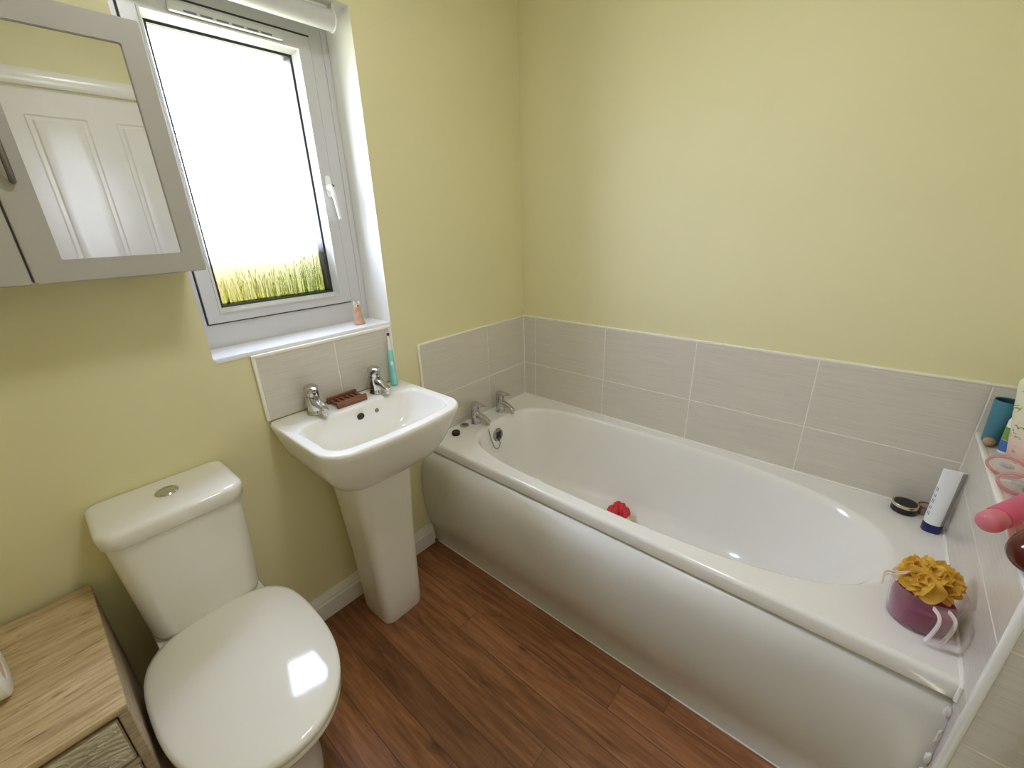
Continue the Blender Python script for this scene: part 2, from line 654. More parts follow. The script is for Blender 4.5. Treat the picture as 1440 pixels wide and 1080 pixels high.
def prism(bm, outline, axis, a, b, mi=0):
    """extrude 2-D outline along an axis; outline pairs are the two other coords in xyz order"""
    def mk(u, v, w_):
        return {'x': V(w_, u, v), 'y': V(u, w_, v), 'z': V(u, v, w_)}[axis]
    loft(bm, [[mk(u, v, a) for u, v in outline], [mk(u, v, b) for u, v in outline]], True, True, mi)


def rrect(x0, x1, y0, y1, r, n=6):
    """rounded rectangle outline, r may be four radii (x1y1, x0y1, x0y0, x1y0)"""
    rs = r if isinstance(r, (list, tuple)) else (r,) * 4
    out = []
    for (cx, cy, a0), rr in zip(((x1, y1, 0), (x0, y1, PI / 2), (x0, y0, PI), (x1, y0, 1.5 * PI)), rs):
        sx = 1 if cx == x1 else -1
        sy = 1 if cy == y1 else -1
        for k in range(n + 1):
            a = a0 + PI / 2 * k / n
            out.append((cx - sx * rr + rr * math.cos(a), cy - sy * rr + rr * math.sin(a)))
    return out


def blob(bm, c, r, amp=0.15, fr=3.0, seed=0, sub=3, mi=0):
    from mathutils import noise
    rr = bmesh.ops.create_icosphere(bm, subdivisions=sub, radius=1.0)
    for v in rr['verts']:
        d = v.co.normalized()
        k = 1 + amp * noise.noise(d * fr + V(seed, seed * 2, 0))
        v.co = Vector(c) + V(d.x * r[0], d.y * r[1], d.z * r[2]) * k
    for v in rr['verts']:
        for f in v.link_faces:
            f.material_index = mi


# ------------------------------------------------------------------ the room
XW = 1.775          # door wall
YF = -2.27          # wall behind the chest
ZC = 2.38
ZL = 0.825          # tiled ledge
XL = 1.685          # face of the ledge at the bath's end
YL = -0.745         # front face of the boxed ledge
TZ = 0.972          # top of the tiles by the bath
RIM = 0.535

# floor: planks along x
fl = B()
uvl = fl.loops.layers.uv.new('UVMap')
edl = fl.loops.layers.uv.new('edge')
pk = fl.faces.layers.float.new('plank')
cuts = {12: [-0.6], 11: [0.93], 10: [0.304, 1.5], 9: [0.75], 8: [1.15], 7: [0.38, 1.6], 6: [0.62], 5: [1.2], 4: [0.3, 1.5], 3: [0.8], 2: [1.3], 1: [0.4], 0: [1.0], 13: [0.45, 1.65]}
for row in range(-1, 23):
    y0 = -2.27 + row * 0.1 + 0.0
    y1 = y0 + 0.1
    y0, y1 = max(y0, YF), min(y1, 0.0)
    if y1 - y0 < 1e-4:
        continue
    idx = row
    cs = [0.0] + [c for c in cuts.get(idx, [0.5 + 0.9 * random.random()]) if 0 < c < XW] + [XW]
    for a, b in zip(cs[:-1], cs[1:]):
        vs = [fl.verts.new(p) for p in ((a, y0, 0), (b, y0, 0), (b, y1, 0), (a, y1, 0))]
        f = fl.faces.new(vs)
        f[pk] = random.random()
        for lp, (u, v_) in zip(f.loops, ((a, y0), (b, y0), (b, y1), (a, y1))):
            lp[uvl].uv = (u, v_)
        for lp, (u, v_) in zip(f.loops, ((0, 0), (1, 0), (1, 1), (0, 1))):
            lp[edl].uv = (u, v_)
o = struct('floor', fl, 'floor')

# walls
WY0, WY1, WZ0, WZ1 = -1.385, -0.798, 1.078, 2.043      # window hole on the room face


def wall_window():
    bm = B()
    t = -0.20
    hole = [(WY0, WZ0), (WY1, WZ0), (WY1, WZ1), (WY0, WZ1)]
    holeb = [(WY0, WZ0), (-0.812, WZ0), (-0.812, WZ1), (WY0, WZ1)]
    out = [(YF - .1, 0), (0.1, 0), (0.1, ZC), (YF - .1, ZC)]

    def vv(x, lst):
        return [bm.verts.new((x, y, z)) for y, z in lst]
    fo, fh, bo, bh = vv(0, out), vv(0, hole), vv(t, out), vv(t, holeb)
    for i in range(4):
        j = (i + 1) % 4
        bm.faces.new((fo[i], fo[j], fh[j], fh[i]))
        bm.faces.new((bo[j], bo[i], bh[i], bh[j]))
        f = bm.faces.new((fh[i], fh[j], bh[j], bh[i]))
        f.material_index = 1
        bm.faces.new((fo[j], fo[i], bo[i], bo[j]))
    return bm


struct('wall_left', wall_window(), ['paint', 'reveal'], ang=20)
bm = B()
box(bm, 0, XW + 0.1, 0, 0.1, 0, ZC)
struct('wall_back', bm, 'paint')
bm = B()
box(bm, 0, XW + 0.1, YF - .1, YF, 0, ZC)
struct('wall_front', bm, 'paint')
# right wall with door hole
DY0, DY1, DZ1 = -1.565, -0.845, 2.0
bm = B()
box(bm, XW, XW + 0.1, YF, DY0, 0, ZC)
box(bm, XW, XW + 0.1, DY1, 0, 0, ZC)
box(bm, XW, XW + 0.1, DY0, DY1, DZ1, ZC)
struct('wall_right', bm, 'paint')
bm = B()
box(bm, -0.2, XW + 0.1, YF - .1, 0.1, ZC, ZC + 0.08)
struct('ceiling', bm, 'ceiling')


# skirting
def skirt_profile():
    return [(0.0, 0.0), (0.018, 0.0), (0.018, 0.070), (0.0125, 0.075), (0.0125, 0.082), (0.0145, 0.084), (0.0125, 0.094), (0.0075, 0.102), (0.006, 0.109), (0.0, 0.110)]


bm = B()
prism(bm, [(x, z) for x, z in skirt_profile()], 'y', YF, -0.722)
struct('baseboard_left', bm, 'gloss')
bm = B()
prism(bm, [(YF + x, z) for x, z in skirt_profile()], 'x', 0.018, XW - 0.018)
struct('baseboard_front', bm, 'gloss')
bm = B()
prism(bm, [(XW - x, z) for x, z in skirt_profile()], 'y', YF, DY0 - 0.072)
struct('baseboard_right', bm, 'gloss')

# door behind the camera (seen in the cabinet mirror)
door = bpy.data.objects.new('door_1', None)
C.objects.link(door)
door.location = (XW, (DY0 + DY1) / 2, 0)
door['kind'] = 'structure'
OFF['door_1'] = Vector(door.location)
bm = B()
box(bm, XW + 0.012, XW + 0.05, DY0 + 0.003, DY1 - 0.003, 0.006, DZ1 - 0.004, 0.001, 1)
ys = [(-1.448, -1.255), (-1.155, -0.962)]
obj('door_leaf', bm, 'gloss', door)
for (py0, py1) in ys:
    for (pz0, pz1) in ((1.13, 1.90), (0.22, 0.92)):
        bm = B()
        # moulded raised panel
        rings = []
        for d, h in ((0, 0.0), (0.008, -0.006), (0.016, -0.006), (0.024, 0.001), (0.034, 0.002), (0.055, 0.0)):
            rings.append([V(XW + 0.0115 - (0.004 + h), y, z) for y, z in ((py0 + d, pz0 + d), (py1 - d, pz0 + d), (py1 - d, pz1 - d), (py0 + d, pz1 - d))])
        rings.insert(0, [V(XW + 0.013, p.y, p.z) for p in rings[0]])
        loft(bm, rings, False, True)
        obj('door_panel', bm, 'gloss', door, ang=15)
bm = B()
prof = [(0.0, 0.0), (0.062, 0.0), (0.062, 0.010), (0.050, 0.016), (0.014, 0.018), (0.004, 0.012), (0.0, 0.010)]
prism(bm, [(XW - t, DY1 + 0.004 + u) for u, t in prof], 'z', 0.0, DZ1 + 0.058)
prism(bm, [(XW - t, DY0 - 0.004 - u) for u, t in prof], 'z', 0.0, DZ1 + 0.058)
prism(bm, [(XW - t, DZ1 + 0.002 + u) for u, t in prof], 'y', DY0 - 0.062, DY1 + 0.062)
obj('door_architrave', bm, 'gloss', door)
bm = B()
lathe(bm, [(0.024, 0), (0.024, 0.006), (0.010, 0.008), (0.010, 0.04)], (XW + 0.012, DY1 - 0.06, 1.0), Matrix.Rotation(-PI / 2, 4, 'Y'), 20)
tube(bm, [(XW - 0.03, DY1 - 0.06, 1.0), (XW - 0.032, DY1 - 0.12, 1.0), (XW - 0.028, DY1 - 0.17, 0.998)], 0.008)
obj('door_handle', bm, 'chrome', door)


# ------------------------------------------------------------------ tiles
def tile_panel(name, spans_u, spans_z, mk, depth=0.009, gap=0.0016):
    """grout slab with bevelled tiles; mk(u0,u1,z0,z1,d0,d1) -> box bounds"""
    bm = B()
    u0, u1 = spans_u[0][0], spans_u[-1][1]
    z0, z1 = spans_z[0][0], spans_z[-1][1]
    box(bm, *mk(u0, u1, z0, z1, 0.0, depth - 0.0012), mi=1)
    for a, b in spans_u:
        for c, d in spans_z:
            box(bm, *mk(a + gap, b - gap, c + gap, d - gap, 0.002, depth), bev=0.0009, seg=1, mi=0)
    return struct(name, bm, ['tile', 'grout'])


onback = lambda u0, u1, z0, z1, d0, d1: (u0, u1, -d1, -d0, z0, z1)
onleft = lambda u0, u1, z0, z1, d0, d1: (d0, d1, u0, u1, z0, z1)
zrows = [(0.538, 0.719), (0.719, 0.966)]
tile_panel('trim_1', [(0.009, 0.083), (0.083, 0.483), (0.483, 0.883), (0.883, 1.283), (1.283, 1.683), (1.683, XW)], zrows, onback)
tile_panel('trim_2', [(-0.684, -0.284), (-0.284, -0.009)], zrows, onleft)
tile_panel('trim_3', [(-1.284, -1.034), (-1.034, -0.815)], [(0.862, 1.066)], onleft)
# white edge trims
bm = B()
box(bm, 0.0, XW, -0.0115, 0, 0.966, 0.974, 0.003, 2)
box(bm, 0.0, 0.0115, -0.684, 0, 0.966, 0.974, 0.003, 2)
box(bm, 0.0, 0.0115, -0.693, -0.684, 0.538, 0.974, 0.003, 2)
box(bm, 0.0075, 0.0115, -0.0115, -0.0075, 0.538, 0.97, 0.001, 1)
struct('trim_4', bm, 'tiletrim')
bm = B()
box(bm, 0.0, 0.0125, -1.294, -0.806, 1.066, 1.077, 0.004, 2)
box(bm, 0.0, 0.0125, -1.294, -1.284, 0.862, 1.077, 0.003, 2)
box(bm, 0.0, 0.0125, -0.815, -0.806, 0.862, 1.077, 0.003, 2)
struct('trim_5', bm, 'tiletrim')
# boxed ledge at the bath's end
bm = B()
box(bm, XL + 0.0012, XW, YL + 0.0012, 0, 0, ZL - 0.0012, mi=1)
box(bm, XL, XL + 0.009, YL + 0.012, -0.009, 0.0, 0.535, 0.001, 1)
for a, b in ((0.538, 0.690), (0.693, ZL - 0.011)):
    for c, d in ((YL + 0.012, -0.010),):
        box(bm, XL, XL + 0.009, c, d, a, b, 0.0009, 1)
for c, d in ((-0.30, -0.010), (YL + 0.012, -0.303)):
    box(bm, XL + 0.012, XW, c, d, ZL - 0.009, ZL, 0.0009, 1)
for a, b in ((0.003, 0.195), (0.198, 0.445), (0.448, 0.700), (0.703, ZL - 0.011)):
    box(bm, XL + 0.012, XW, YL, YL + 0.009, a, b, 0.0009, 1)
struct('wall_ledge', bm, ['tile', 'grout'])
bm = B()
box(bm, XL - 0.003, XL + 0.012, YL + 0.012, -0.010, ZL - 0.011, ZL + 0.002, 0.005, 3)
box(bm, XL - 0.003, XL + 0.013, YL - 0.003, YL + 0.013, 0.0, ZL + 0.002, 0.006, 3)
box(bm, XL + 0.012, XW, YL - 0.003, YL + 0.012, ZL - 0.011, ZL + 0.002, 0.005, 3)
struct('trim_6', bm, 'gloss')
# silicone round the bath
bm = B()
tube(bm, [(0.01, -0.010, RIM + 0.002), (XL, -0.010, RIM + 0.002)], 0.004, 8)
tube(bm, [(0.010, -0.68, RIM + 0.002), (0.010, -0.01, RIM + 0.002)], 0.004, 8)
tube(bm, [(XL - 0.001, -0.01, RIM + 0.002), (XL - 0.001, -0.66, RIM + 0.002), (XL - 0.002, -0.692, RIM - 0.006), (XL - 0.003, -0.697, 0.495)], 0.005, 8)
struct('trim_7', bm, 'sealant')

# ------------------------------------------------------------------ window
win = bpy.data.objects.new('window_1', None)
C.objects.link(win)
win.location = (-0.1, -1.125, 1.09)
win['kind'] = 'structure'
OFF['window_1'] = Vector(win.location)


def frame_ring(bm, o, i, x0, x1, bev=0.0, mi=0, xi=None):
    """rectangular frame: o=(y0,y1,z0,z1) outer, i inner; xi = front depth at inner edge"""
    xi = x1 if xi is None else xi

    def rc(b, x):
        return [V(x, b[0], b[2]), V(x, b[1], b[2]), V(x, b[1], b[3]), V(x, b[0], b[3])]
    loft(bm, [rc(o, x0), rc(o, x1), rc(i, xi), rc(i, x0), rc(o, x0)], False, False, mi)


bm = B()
frame_ring(bm, (-1.415, -0.835, 1.086, 2.043), (-1.356, -0.897, 1.169, 1.965), -0.17, -0.082)
frame_ring(bm, (-1.385, -0.842, 1.086, 2.03), (-1.370, -0.858, 1.102, 2.015), -0.17, -0.078)
obj('window_frame', bm, 'upvc', win, 20)
so = (-1.352, -0.901, 1.173, 1.958)
si = (-1.318, -0.935, 1.199, 1.926)
sg = (-1.303, -0.949, 1.211, 1.911)
bm = B()
frame_ring(bm, so, si, -0.15, -0.074)
obj('sash', bm, 'upvc', win, 20)
bm = B()
frame_ring(bm, (-1.3565, -0.8965, 1.1685, 1.9655), (-1.35, -0.903, 1.175, 1.956), -0.15, -0.0815)
obj('sash_gasket', bm, 'gasket', win, 20)
bm = B()
frame_ring(bm, si, (si[0] + .005, si[1] - .005, si[2] + .005, si[3] - .005), -0.15, -0.070, xi=-0.0705)
frame_ring(bm, (si[0] + .005, si[1] - .005, si[2] + .005, si[3] - .005), sg, -0.15, -0.084, xi=-0.102)
obj('glazing_bead', bm, 'upvc', win, 20)
bm = B()
frame_ring(bm, sg, (sg[0] + .006, sg[1] - .006, sg[2] + .006, sg[3] - .006), -0.15, -0.1035, xi=-0.107)
obj('glazing_gasket', bm, 'gasket', win, 20)
bm = B()
frame_ring(bm, (sg[0] - .004, sg[1] + .004, sg[2] - .004, sg[3] + .004), (sg[0] + .0065, sg[1] - .0065, sg[2] + .0065, sg[3] - .0065), -0.150, -0.1145)
obj('spacer_bar', bm, 'gasket', win, 20)
bm = B()
box(bm, -0.114, -0.110, sg[0], sg[1], sg[2], sg[3])
obj('window_pane', bm, 'pane', win)
# grass print on the pane
bm = B()
gy0, gy1, gz = sg[0] + .006, sg[1] - .006, sg[2] + .006
rnd = random.Random(3)
for k in range(260):
    y = gy0 + (gy1 - gy0) * rnd.random()
    s = (y - gy0) / (gy1 - gy0)
    hmax = 0.065 + 0.075 * s + 0.02 * math.sin(s * 9)
    h = hmax * (0.45 + 0.6 * rnd.random())
    lean = rnd.uniform(-0.012, 0.012)
    wd = rnd.uniform(0.0007, 0.0016)
    xx = -0.1095 + rnd.random() * 0.0012
    pts = []
    n = 4
    L, Rr = [], []
    for q_ in range(n + 1):
        t = q_ / n
        c = y + lean * t * t
        ww = wd * (1 - 0.75 * t)
        L.append(V(xx, min(max(c - ww, gy0), gy1), gz + h * t))
        Rr.append(V(xx, min(max(c + ww, gy0 + .0002), gy1), gz + h * t))
    va = [bm.verts.new(p) for p in L]
    vb = [bm.verts.new(p) for p in Rr]
    mi = 0 if rnd.random() < 0.35 + 0.4 * s else 1
    for a in range(n):
        bm.faces.new((va[a], vb[a], vb[a + 1], va[a + 1])).material_index = mi
    if rnd.random() < 0.45:     # seed head
        c = Vector((L[-1] + Rr[-1]) / 2)
        hd = [V(xx, c.y + math.sin(a) * 0.0014, c.z + math.cos(a) * 0.006) for a in [i * PI / 4 for i in range(8)]]
        bm.faces.new([bm.verts.new(p) for p in hd]).material_index = mi
obj('grass_film', bm, ['grassA', 'grassB'], win)
bm = B()
bm.faces.new([bm.verts.new(p) for p in (V(-0.1098, gy0, gz), V(-0.1098, gy1, gz), V(-0.1098, gy1, gz + 0.18), V(-0.1098, gy0, gz + 0.18))])
obj('painted_haze_sheet', bm, 'haze', win)  # tinted sheet: outdoor haze painted in front of the sky
# trickle vent in the sash head
bm = B()
box(bm, -0.076, -0.058, -1.255, -0.985, 1.928, 1.950, 0.004, 2)
obj('trickle_vent', bm, 'upvc', win)
bm = B()
for k in range(6):
    yy = -1.225 + k * 0.036
    box(bm, -0.0585, -0.0572, yy, yy + 0.028, 1.931, 1.935, 0.0003, 1)
obj('vent_slot', bm, 'greyprint', win)
# espagnolette handle
bm = B()
prism(bm, rrect(-0.9275, -0.9085, 1.520, 1.585, 0.009, 5), 'x', -0.076, -0.068)
lathe(bm, [(0.010, 0), (0.010, 0.014), (0.007, 0.017)], (-0.068, -0.918, 1.548), Matrix.Rotation(PI / 2, 4, 'Y'), 16)
tube(bm, smooth_path([(-0.054, -0.918, 1.552), (-0.046, -0.917, 1.530), (-0.044, -0.913, 1.490), (-0.046, -0.908, 1.452)], 6), [0.0075] * 3 + [0.0065] * 6 + [0.005] * 10, 10)
h = obj('window_handle', bm, 'whiteplastic', win)
bm = B()
lathe(bm, [(0.0045, 0), (0.0045, 0.003)], (-0.052, -0.9125, 1.553), Matrix.Rotation(PI / 2, 4, 'Y'), 14)
obj('handle_lock', bm, 'black', h)
# the whole unit sits at the outer side of the reveal
win.location = (-0.15, -1.1054, 1.0784)
win.scale = (1.0, 1.034, 1.034)
# sill board
bm = B()
pts = [V(-0.14, WY0, 0), V(0.004, WY0, 0), V(0.004, WY1 + 0.0, 0), V(-0.14, -0.808, 0)]
loft(bm, [[V(p.x, p.y, 1.074) for p in pts], [V(p.x, p.y, 1.088) for p in pts]])
es = [e_ for e_ in bm.edges]
bmesh.ops.bevel(bm, geom=es, offset=0.0025, segments=2, affect='EDGES')
struct('trim_8', bm, 'sill')

# roller blind
bl = thing('roller_blind', 'white roller blind rolled up on its tube at the top of the window', 'blind', (-0.04, -1.11, 2.0))
ROT_Y = Matrix.Rotation(-PI / 2, 4, 'X')     # local z -> +y
bm = B()
lathe(bm, [(0.0265, 0), (0.0265, 0.535)], (-0.038, -1.378, 2.004), ROT_Y, 32)
obj('rolled_fabric', bm, 'upvc', bl, 60)
for yy, s in ((-1.381, 1), (-0.8415, 1)):
    bm = B()
    lathe(bm, [(0.006, 0), (0.026, 0.0), (0.0285, 0.001), (0.0285, 0.003), (0.025, 0.004), (0.006, 0.004)], (-0.038, yy, 2.004), ROT_Y, 28)
    box(bm, -0.053, -0.023, yy + 0.001, yy + 0.003, 2.004, 2.0425, 0.0005, 1)
    obj('bracket', bm, 'whiteplastic', bl)
bm = B()
lathe(bm, [(0.018, 0), (0.018, 0.0025)], (-0.038, -0.8435, 2.009), ROT_Y, 24)
obj('drive_pulley', bm, 'greyprint', bl)

# ------------------------------------------------------------------ bathtub
tub = thing('bathtub', 'long white acrylic bath set against the tiled corner, bowed panel in front', 'bathtub', (0.85, -0.35, 0))
NB = 128
X0, X1B, Y0B, Y1B = 0.106, 1.575, -0.642, -0.052


def bath_ring(x0, x1, y0, y1, nl, nr, z):
    cx, cy = 0.80, (y0 + y1) / 2
    out = []
    for i in range(NB):
        a = 2 * PI * i / NB
        c, s = math.cos(a), math.sin(a)
        n_ = nr if c >= 0 else nl
        rx = (x1 - cx) if c >= 0 else (cx - x0)
        ry = (y1 - y0) / 2
        # radial superellipse
        rad = (abs(c) ** n_ + abs(s) ** n_) ** (-1.0 / n_)
        out.append(V(cx + rx * c * rad, cy + ry * s * rad, z))
    return out


def bath_rect(x0, x1, y0, y1, z):
    cx, cy = 0.80, (Y0B + Y1B) / 2
    out = []
    for i in range(NB):
        a = 2 * PI * i / NB
        c, s = math.cos(a) * 0.735, math.sin(a) * 0.30
        k = 1e9
        if c > 1e-9:
            k = min(k, (x1 - cx) / c)
        if c < -1e-9:
            k = min(k, (x0 - cx) / c)
        if s > 1e-9:
            k = min(k, (y1 - cy) / s)
        if s < -1e-9:
            k = min(k, (y0 - cy) / s)
        out.append(V(cx + c * k, cy + s * k, z))
    # snap the nearest samples onto the corners
    for qx in (x0, x1):
        for qy in (y0, y1):
            j = min(range(NB), key=lambda t: (out[t] - V(qx, qy, z)).length)
            out[j] = V(qx, qy, z)
    return out


YR = -0.690
rings = [
    bath_rect(0.004, XL - 0.002, YR + 0.020, -0.003, 0.492),
    bath_rect(0.001, XL - 0.001, YR + 0.001, -0.001, 0.490),
    bath_rect(0.001, XL - 0.001, YR, -0.001, 0.494),
    bath_rect(0.001, XL - 0.001, YR + 0.001, -0.001, RIM - 0.012),
    bath_rect(0.001, XL - 0.001, YR + 0.005, -0.001, RIM - 0.004),
    bath_rect(0.001, XL - 0.001, YR + 0.013, -0.001, RIM),
    bath_rect(0.0015, XL - 0.0015, YR + 0.015, -0.0015, RIM),
    bath_ring(X0 - .003, X1B + .003, Y0B - .003, Y1B + .003, 3.6, 2.7, RIM),
    bath_ring(X0, X1B, Y0B, Y1B, 3.6, 2.7, RIM),
    bath_ring(X0 + .006, X1B - .008, Y0B + .006, Y1B - .006, 3.6, 2.7, RIM - 0.002),
    bath_ring(X0 + .012, X1B - .018, Y0B + .011, Y1B - .011, 3.6, 2.7, RIM - 0.009),
    bath_ring(X0 + .017, X1B - .032, Y0B + .015, Y1B - .015, 3.6, 2.7, RIM - 0.022),
    bath_ring(X0 + .030, X1B - .095, Y0B + .026, Y1B - .026, 3.6, 2.8, 0.43),
    bath_ring(X0 + .045, X1B - .185, Y0B + .040, Y1B - .040, 3.2, 3.0, 0.31),
    bath_ring(X0 + .060, X1B - .265, Y0B + .056, Y1B - .056, 3.2, 3.2, 0.215),
    bath_ring(X0 + .078, X1B - .310, Y0B + .074, Y1B - .074, 3.2, 3.3, 0.176),
    bath_ring(X0 + .110, X1B - .360, Y0B + .105, Y1B - .105, 3.2, 3.4, 0.158),
    bath_ring(X0 + .160, X1B - .430, Y0B + .150, Y1B - .150, 3.2, 3.4, 0.153),
    bath_ring(X0 + .400, X1B - .700, Y0B + .270, Y1B - .270, 3.0, 3.0, 0.150),
]
bm = B()
loft(bm, rings, False, True)
obj('tub_shell', bm, 'acrylic', tub, 50)

# bowed panel
prof = [(-0.668, 0.486), (-0.690, 0.478), (-0.712, 0.462), (-0.728, 0.440), (-0.738, 0.410), (-0.745, 0.360), (-0.748, 0.300),
        (-0.745, 0.220), (-0.737, 0.160), (-0.724, 0.115), (-0.711, 0.092), (-0.706, 0.082), (-0.7045, 0.040), (-0.703, 0.001)]
bm = B()
cols = []
NX = 40
for i in range(NX + 1):
    x = 0.004 + (1.6846 - 0.004) * i / NX
    s = i / NX
    flat = 0.0 if s < 0.55 else ((s - 0.55) / 0.45) ** 1.5
    col = []
    for y, z in prof:
        yy = y + flat * (-0.660 + (y + 0.668) * 0.62 - y) * min(1, z / 0.1)
        col.append(V(x + 0.0, yy, z))
    cols.append(col)
loft(bm, cols, False, False, close=False)
back = [[V(p.x, p.y + 0.006, p.z) for p in c] for c in cols]
loft(bm, back, False, False, close=False)
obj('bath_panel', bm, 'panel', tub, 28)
# thin white strip with dark gap at the panel's foot
bm = B()
box(bm, 0.02, 1.60, -0.7095, -0.7045, 0.0005, 0.0055, 0.0015, 1)
obj('foot_strip', bm, 'sealant', tub)
rnd = random.Random(9)
for k in range(4):
    zz = 0.455 - k * 0.06 + rnd.uniform(-.01, .01)
    bm = B()
    blob(bm, (1.680, -0.694 - (0.455 - zz) * 0.12, zz), (0.006, 0.006, 0.012 + rnd.random() * 0.012), 0.5, 3, k, 2)
    obj('sealant_smear', bm, 'sealant', tub)

# overflow with black cross and chain
bm = B()
ax = Matrix.Rotation(PI / 2 - 0.12, 4, 'Y')
OV = V(0.130, -0.372, 0.468)
lathe(bm, [(0.0, -0.004), (0.032, -0.004), (0.033, 0.001), (0.030, 0.006), (0.022, 0.008), (0.020, 0.005), (0.0, 0.005)], OV, ax, 32, cap=False)
ovf = obj('overflow', bm, 'darkchrome', tub)
bm = B()
for a in (0, PI / 2):
    mm = ax @ Matrix.Rotation(a + 0.5, 4, 'Z')
    bx = B()
    box(bx, -0.019, 0.019, -0.006, 0.006, 0.005, 0.009, 0.001, 1)
    for f in bx.faces:
        bm.faces.new([bm.verts.new(mm @ v.co + OV) for v in f.verts])
    bx.free()
obj('overflow_grille', bm, 'black', ovf)
bm = B()
tube(bm, smooth_path([(0.098, -0.418, 0.536), (0.120, -0.425, 0.520), (0.142, -0.430, 0.470), (0.150, -0.418, 0.425), (0.152, -0.395, 0.412), (0.148, -0.378, 0.428), (0.140, -0.374, 0.458)], 8), 0.0022, 8)
obj('plug_chain', bm, 'darkmetal', tub)


# ------------------------------------------------------------------ taps
def make_tap(name, label, loc, rz, h=0.100, r=0.0225, reach=0.075, group=None, lever=0.010, tipz=0.030):
    t = thing(name, label, 'tap', loc, group, (0, 0, rz))
    bm = B()
    lathe(bm, [(0, 0), (r * 1.13, 0), (r * 1.13, 0.004), (r * 1.02, 0.008), (r, 0.02), (r * 0.97, 0.055), (r * 0.95, h * 0.62), (0, h * 0.62)], seg=32, cap=False)
    obj('tap_body', bm, 'chrome', t, local=True)
    bm = B()          # spout: tapered, sloping outwards and down
    rings_ = []
    for k in range(9):
        s = k / 8
        x = 0.004 + (reach + 0.004) * s
        zc = 0.046 * (1 - s) + tipz * s + 0.006 * math.sin(s * PI)
        hw = 0.0145 * (1 - s) + 0.0105 * s
        hh = 0.018 * (1 - s) + 0.0075 * s
        rings_.append([V(x, y, zc + z) for y, z in rrect(-hw, hw, -hh, hh, min(hw, hh) * 0.75, 4)])
    rings_.append([V(reach + 0.0115, p.y * 0.6, tipz + (p.z - tipz) * 0.6) for p in rings_[-1]])
    loft(bm, rings_)
    lathe(bm, [(0.0085, -0.016), (0.0085, 0.0)], (reach + 0.001, 0, tipz - 0.002), None, 18)
    obj('tap_spout', bm, 'chrome', t, local=True)
    bm = B()          # lever head: dome with a beak
    N = 28
    rings_ = []
    z0, z1 = h * 0.635, h
    for k in range(9):
        s = k / 8
        z = z0 + (z1 - z0) * math.sin(s * PI / 2)
        rad = r * (0.97 if s < 0.4 else 0.97 * math.sqrt(max(0.0, 1 - ((s - 0.4) / 0.62) ** 2)))
        beak = lever * max(0, 1 - abs(s - 0.62) / 0.35) + 0.004 * s
        ring = []
        for i in range(N):
            a = 2 * PI * i / N
            c, d = math.cos(a), math.sin(a)
            ring.append(V(rad * c + beak * max(0, c) ** 2 * 1.6 + 0.002 * s, rad * d, z))
        rings_.append(ring)
    loft(bm, rings_)
    hd = obj('tap_lever', bm, 'chrome', t, 50, local=True)
    bm = B()
    lathe(bm, [(0.0042, 0), (0.0042, 0.002)], (r * 0.965, 0, h * 0.735), Matrix.Rotation(PI / 2, 4, 'Y'), 14)
    obj('indicator', bm, 'black', hd, local=True)
    return t


make_tap('bath_tap', 'chrome lever bath tap on the bath rim nearer the basin, plug chain below', (0.050, -0.436, RIM), 0.03, 0.108, 0.0215, 0.078, 'chrome taps on the bath rim', 0.030, 0.026)
make_tap('bath_tap', 'chrome lever bath tap on the bath rim nearer the tiled corner', (0.055, -0.266, RIM), 0.03, 0.108, 0.0215, 0.078, 'chrome taps on the bath rim', 0.030, 0.026)

# ------------------------------------------------------------------ wash basin
bas = thing('wash_basin', 'white ceramic wash basin standing on its square pedestal under the window', 'basin', (0.2, -1.045, 0))
BY = -1.046
N_ = 96
ZB = 0.858


def basin_ring(x0, x1, hw, rf, rb, z, bow=0.0):
    """front corners radius rf, back corners rb; bow pushes the front out in the middle"""
    pts = rrect(x0, x1, -hw, hw, (rf, rb, rb, rf), 12)
    # resample evenly
    P = [Vector((a, b, 0)) for a, b in pts]
    P.append(P[0].copy())
    L = [0]
    for a, b in zip(P[:-1], P[1:]):
        L.append(L[-1] + (b - a).length)
    out = []
    # start fixed at the middle of the back edge so that rings match up
    tot = L[-1]
    dense = []
    for k in range(N_ * 4):
        d = tot * k / (N_ * 4)
        j = max(i for i in range(len(L)) if L[i] <= d + 1e-9)
        j = min(j, len(P) - 2)
        s = (d - L[j]) / max(1e-9, L[j + 1] - L[j])
        dense.append(P[j].lerp(P[j + 1], s))
    # pick by angle around the centre for consistent topology
    cx = (x0 + x1) / 2
    res = []
    for i in range(N_):
        a = 2 * PI * i / N_
        best = None
        for k in range(len(dense)):
            p, q_ = dense[k], dense[(k + 1) % len(dense)]
            a0 = math.atan2(p.y / hw, (p.x - cx) / ((x1 - x0) / 2))
            a1 = math.atan2(q_.y / hw, (q_.x - cx) / ((x1 - x0) / 2))
            da = (a - a0 + PI) % (2 * PI) - PI
            db = (a1 - a0 + PI) % (2 * PI) - PI
            if db > 0 and -1e-9 <= da <= db:
                best = p.lerp(q_, max(0, da / db))
                break
        if best is None:
            best = dense[0]
        x, y = best.x, best.y
        fx = max(0, (x - x0) / (x1 - x0))
        x += bow * (fx ** 2) * (1 - (y / hw) ** 2)
        res.append(V(x, BY + y, z))
    return res


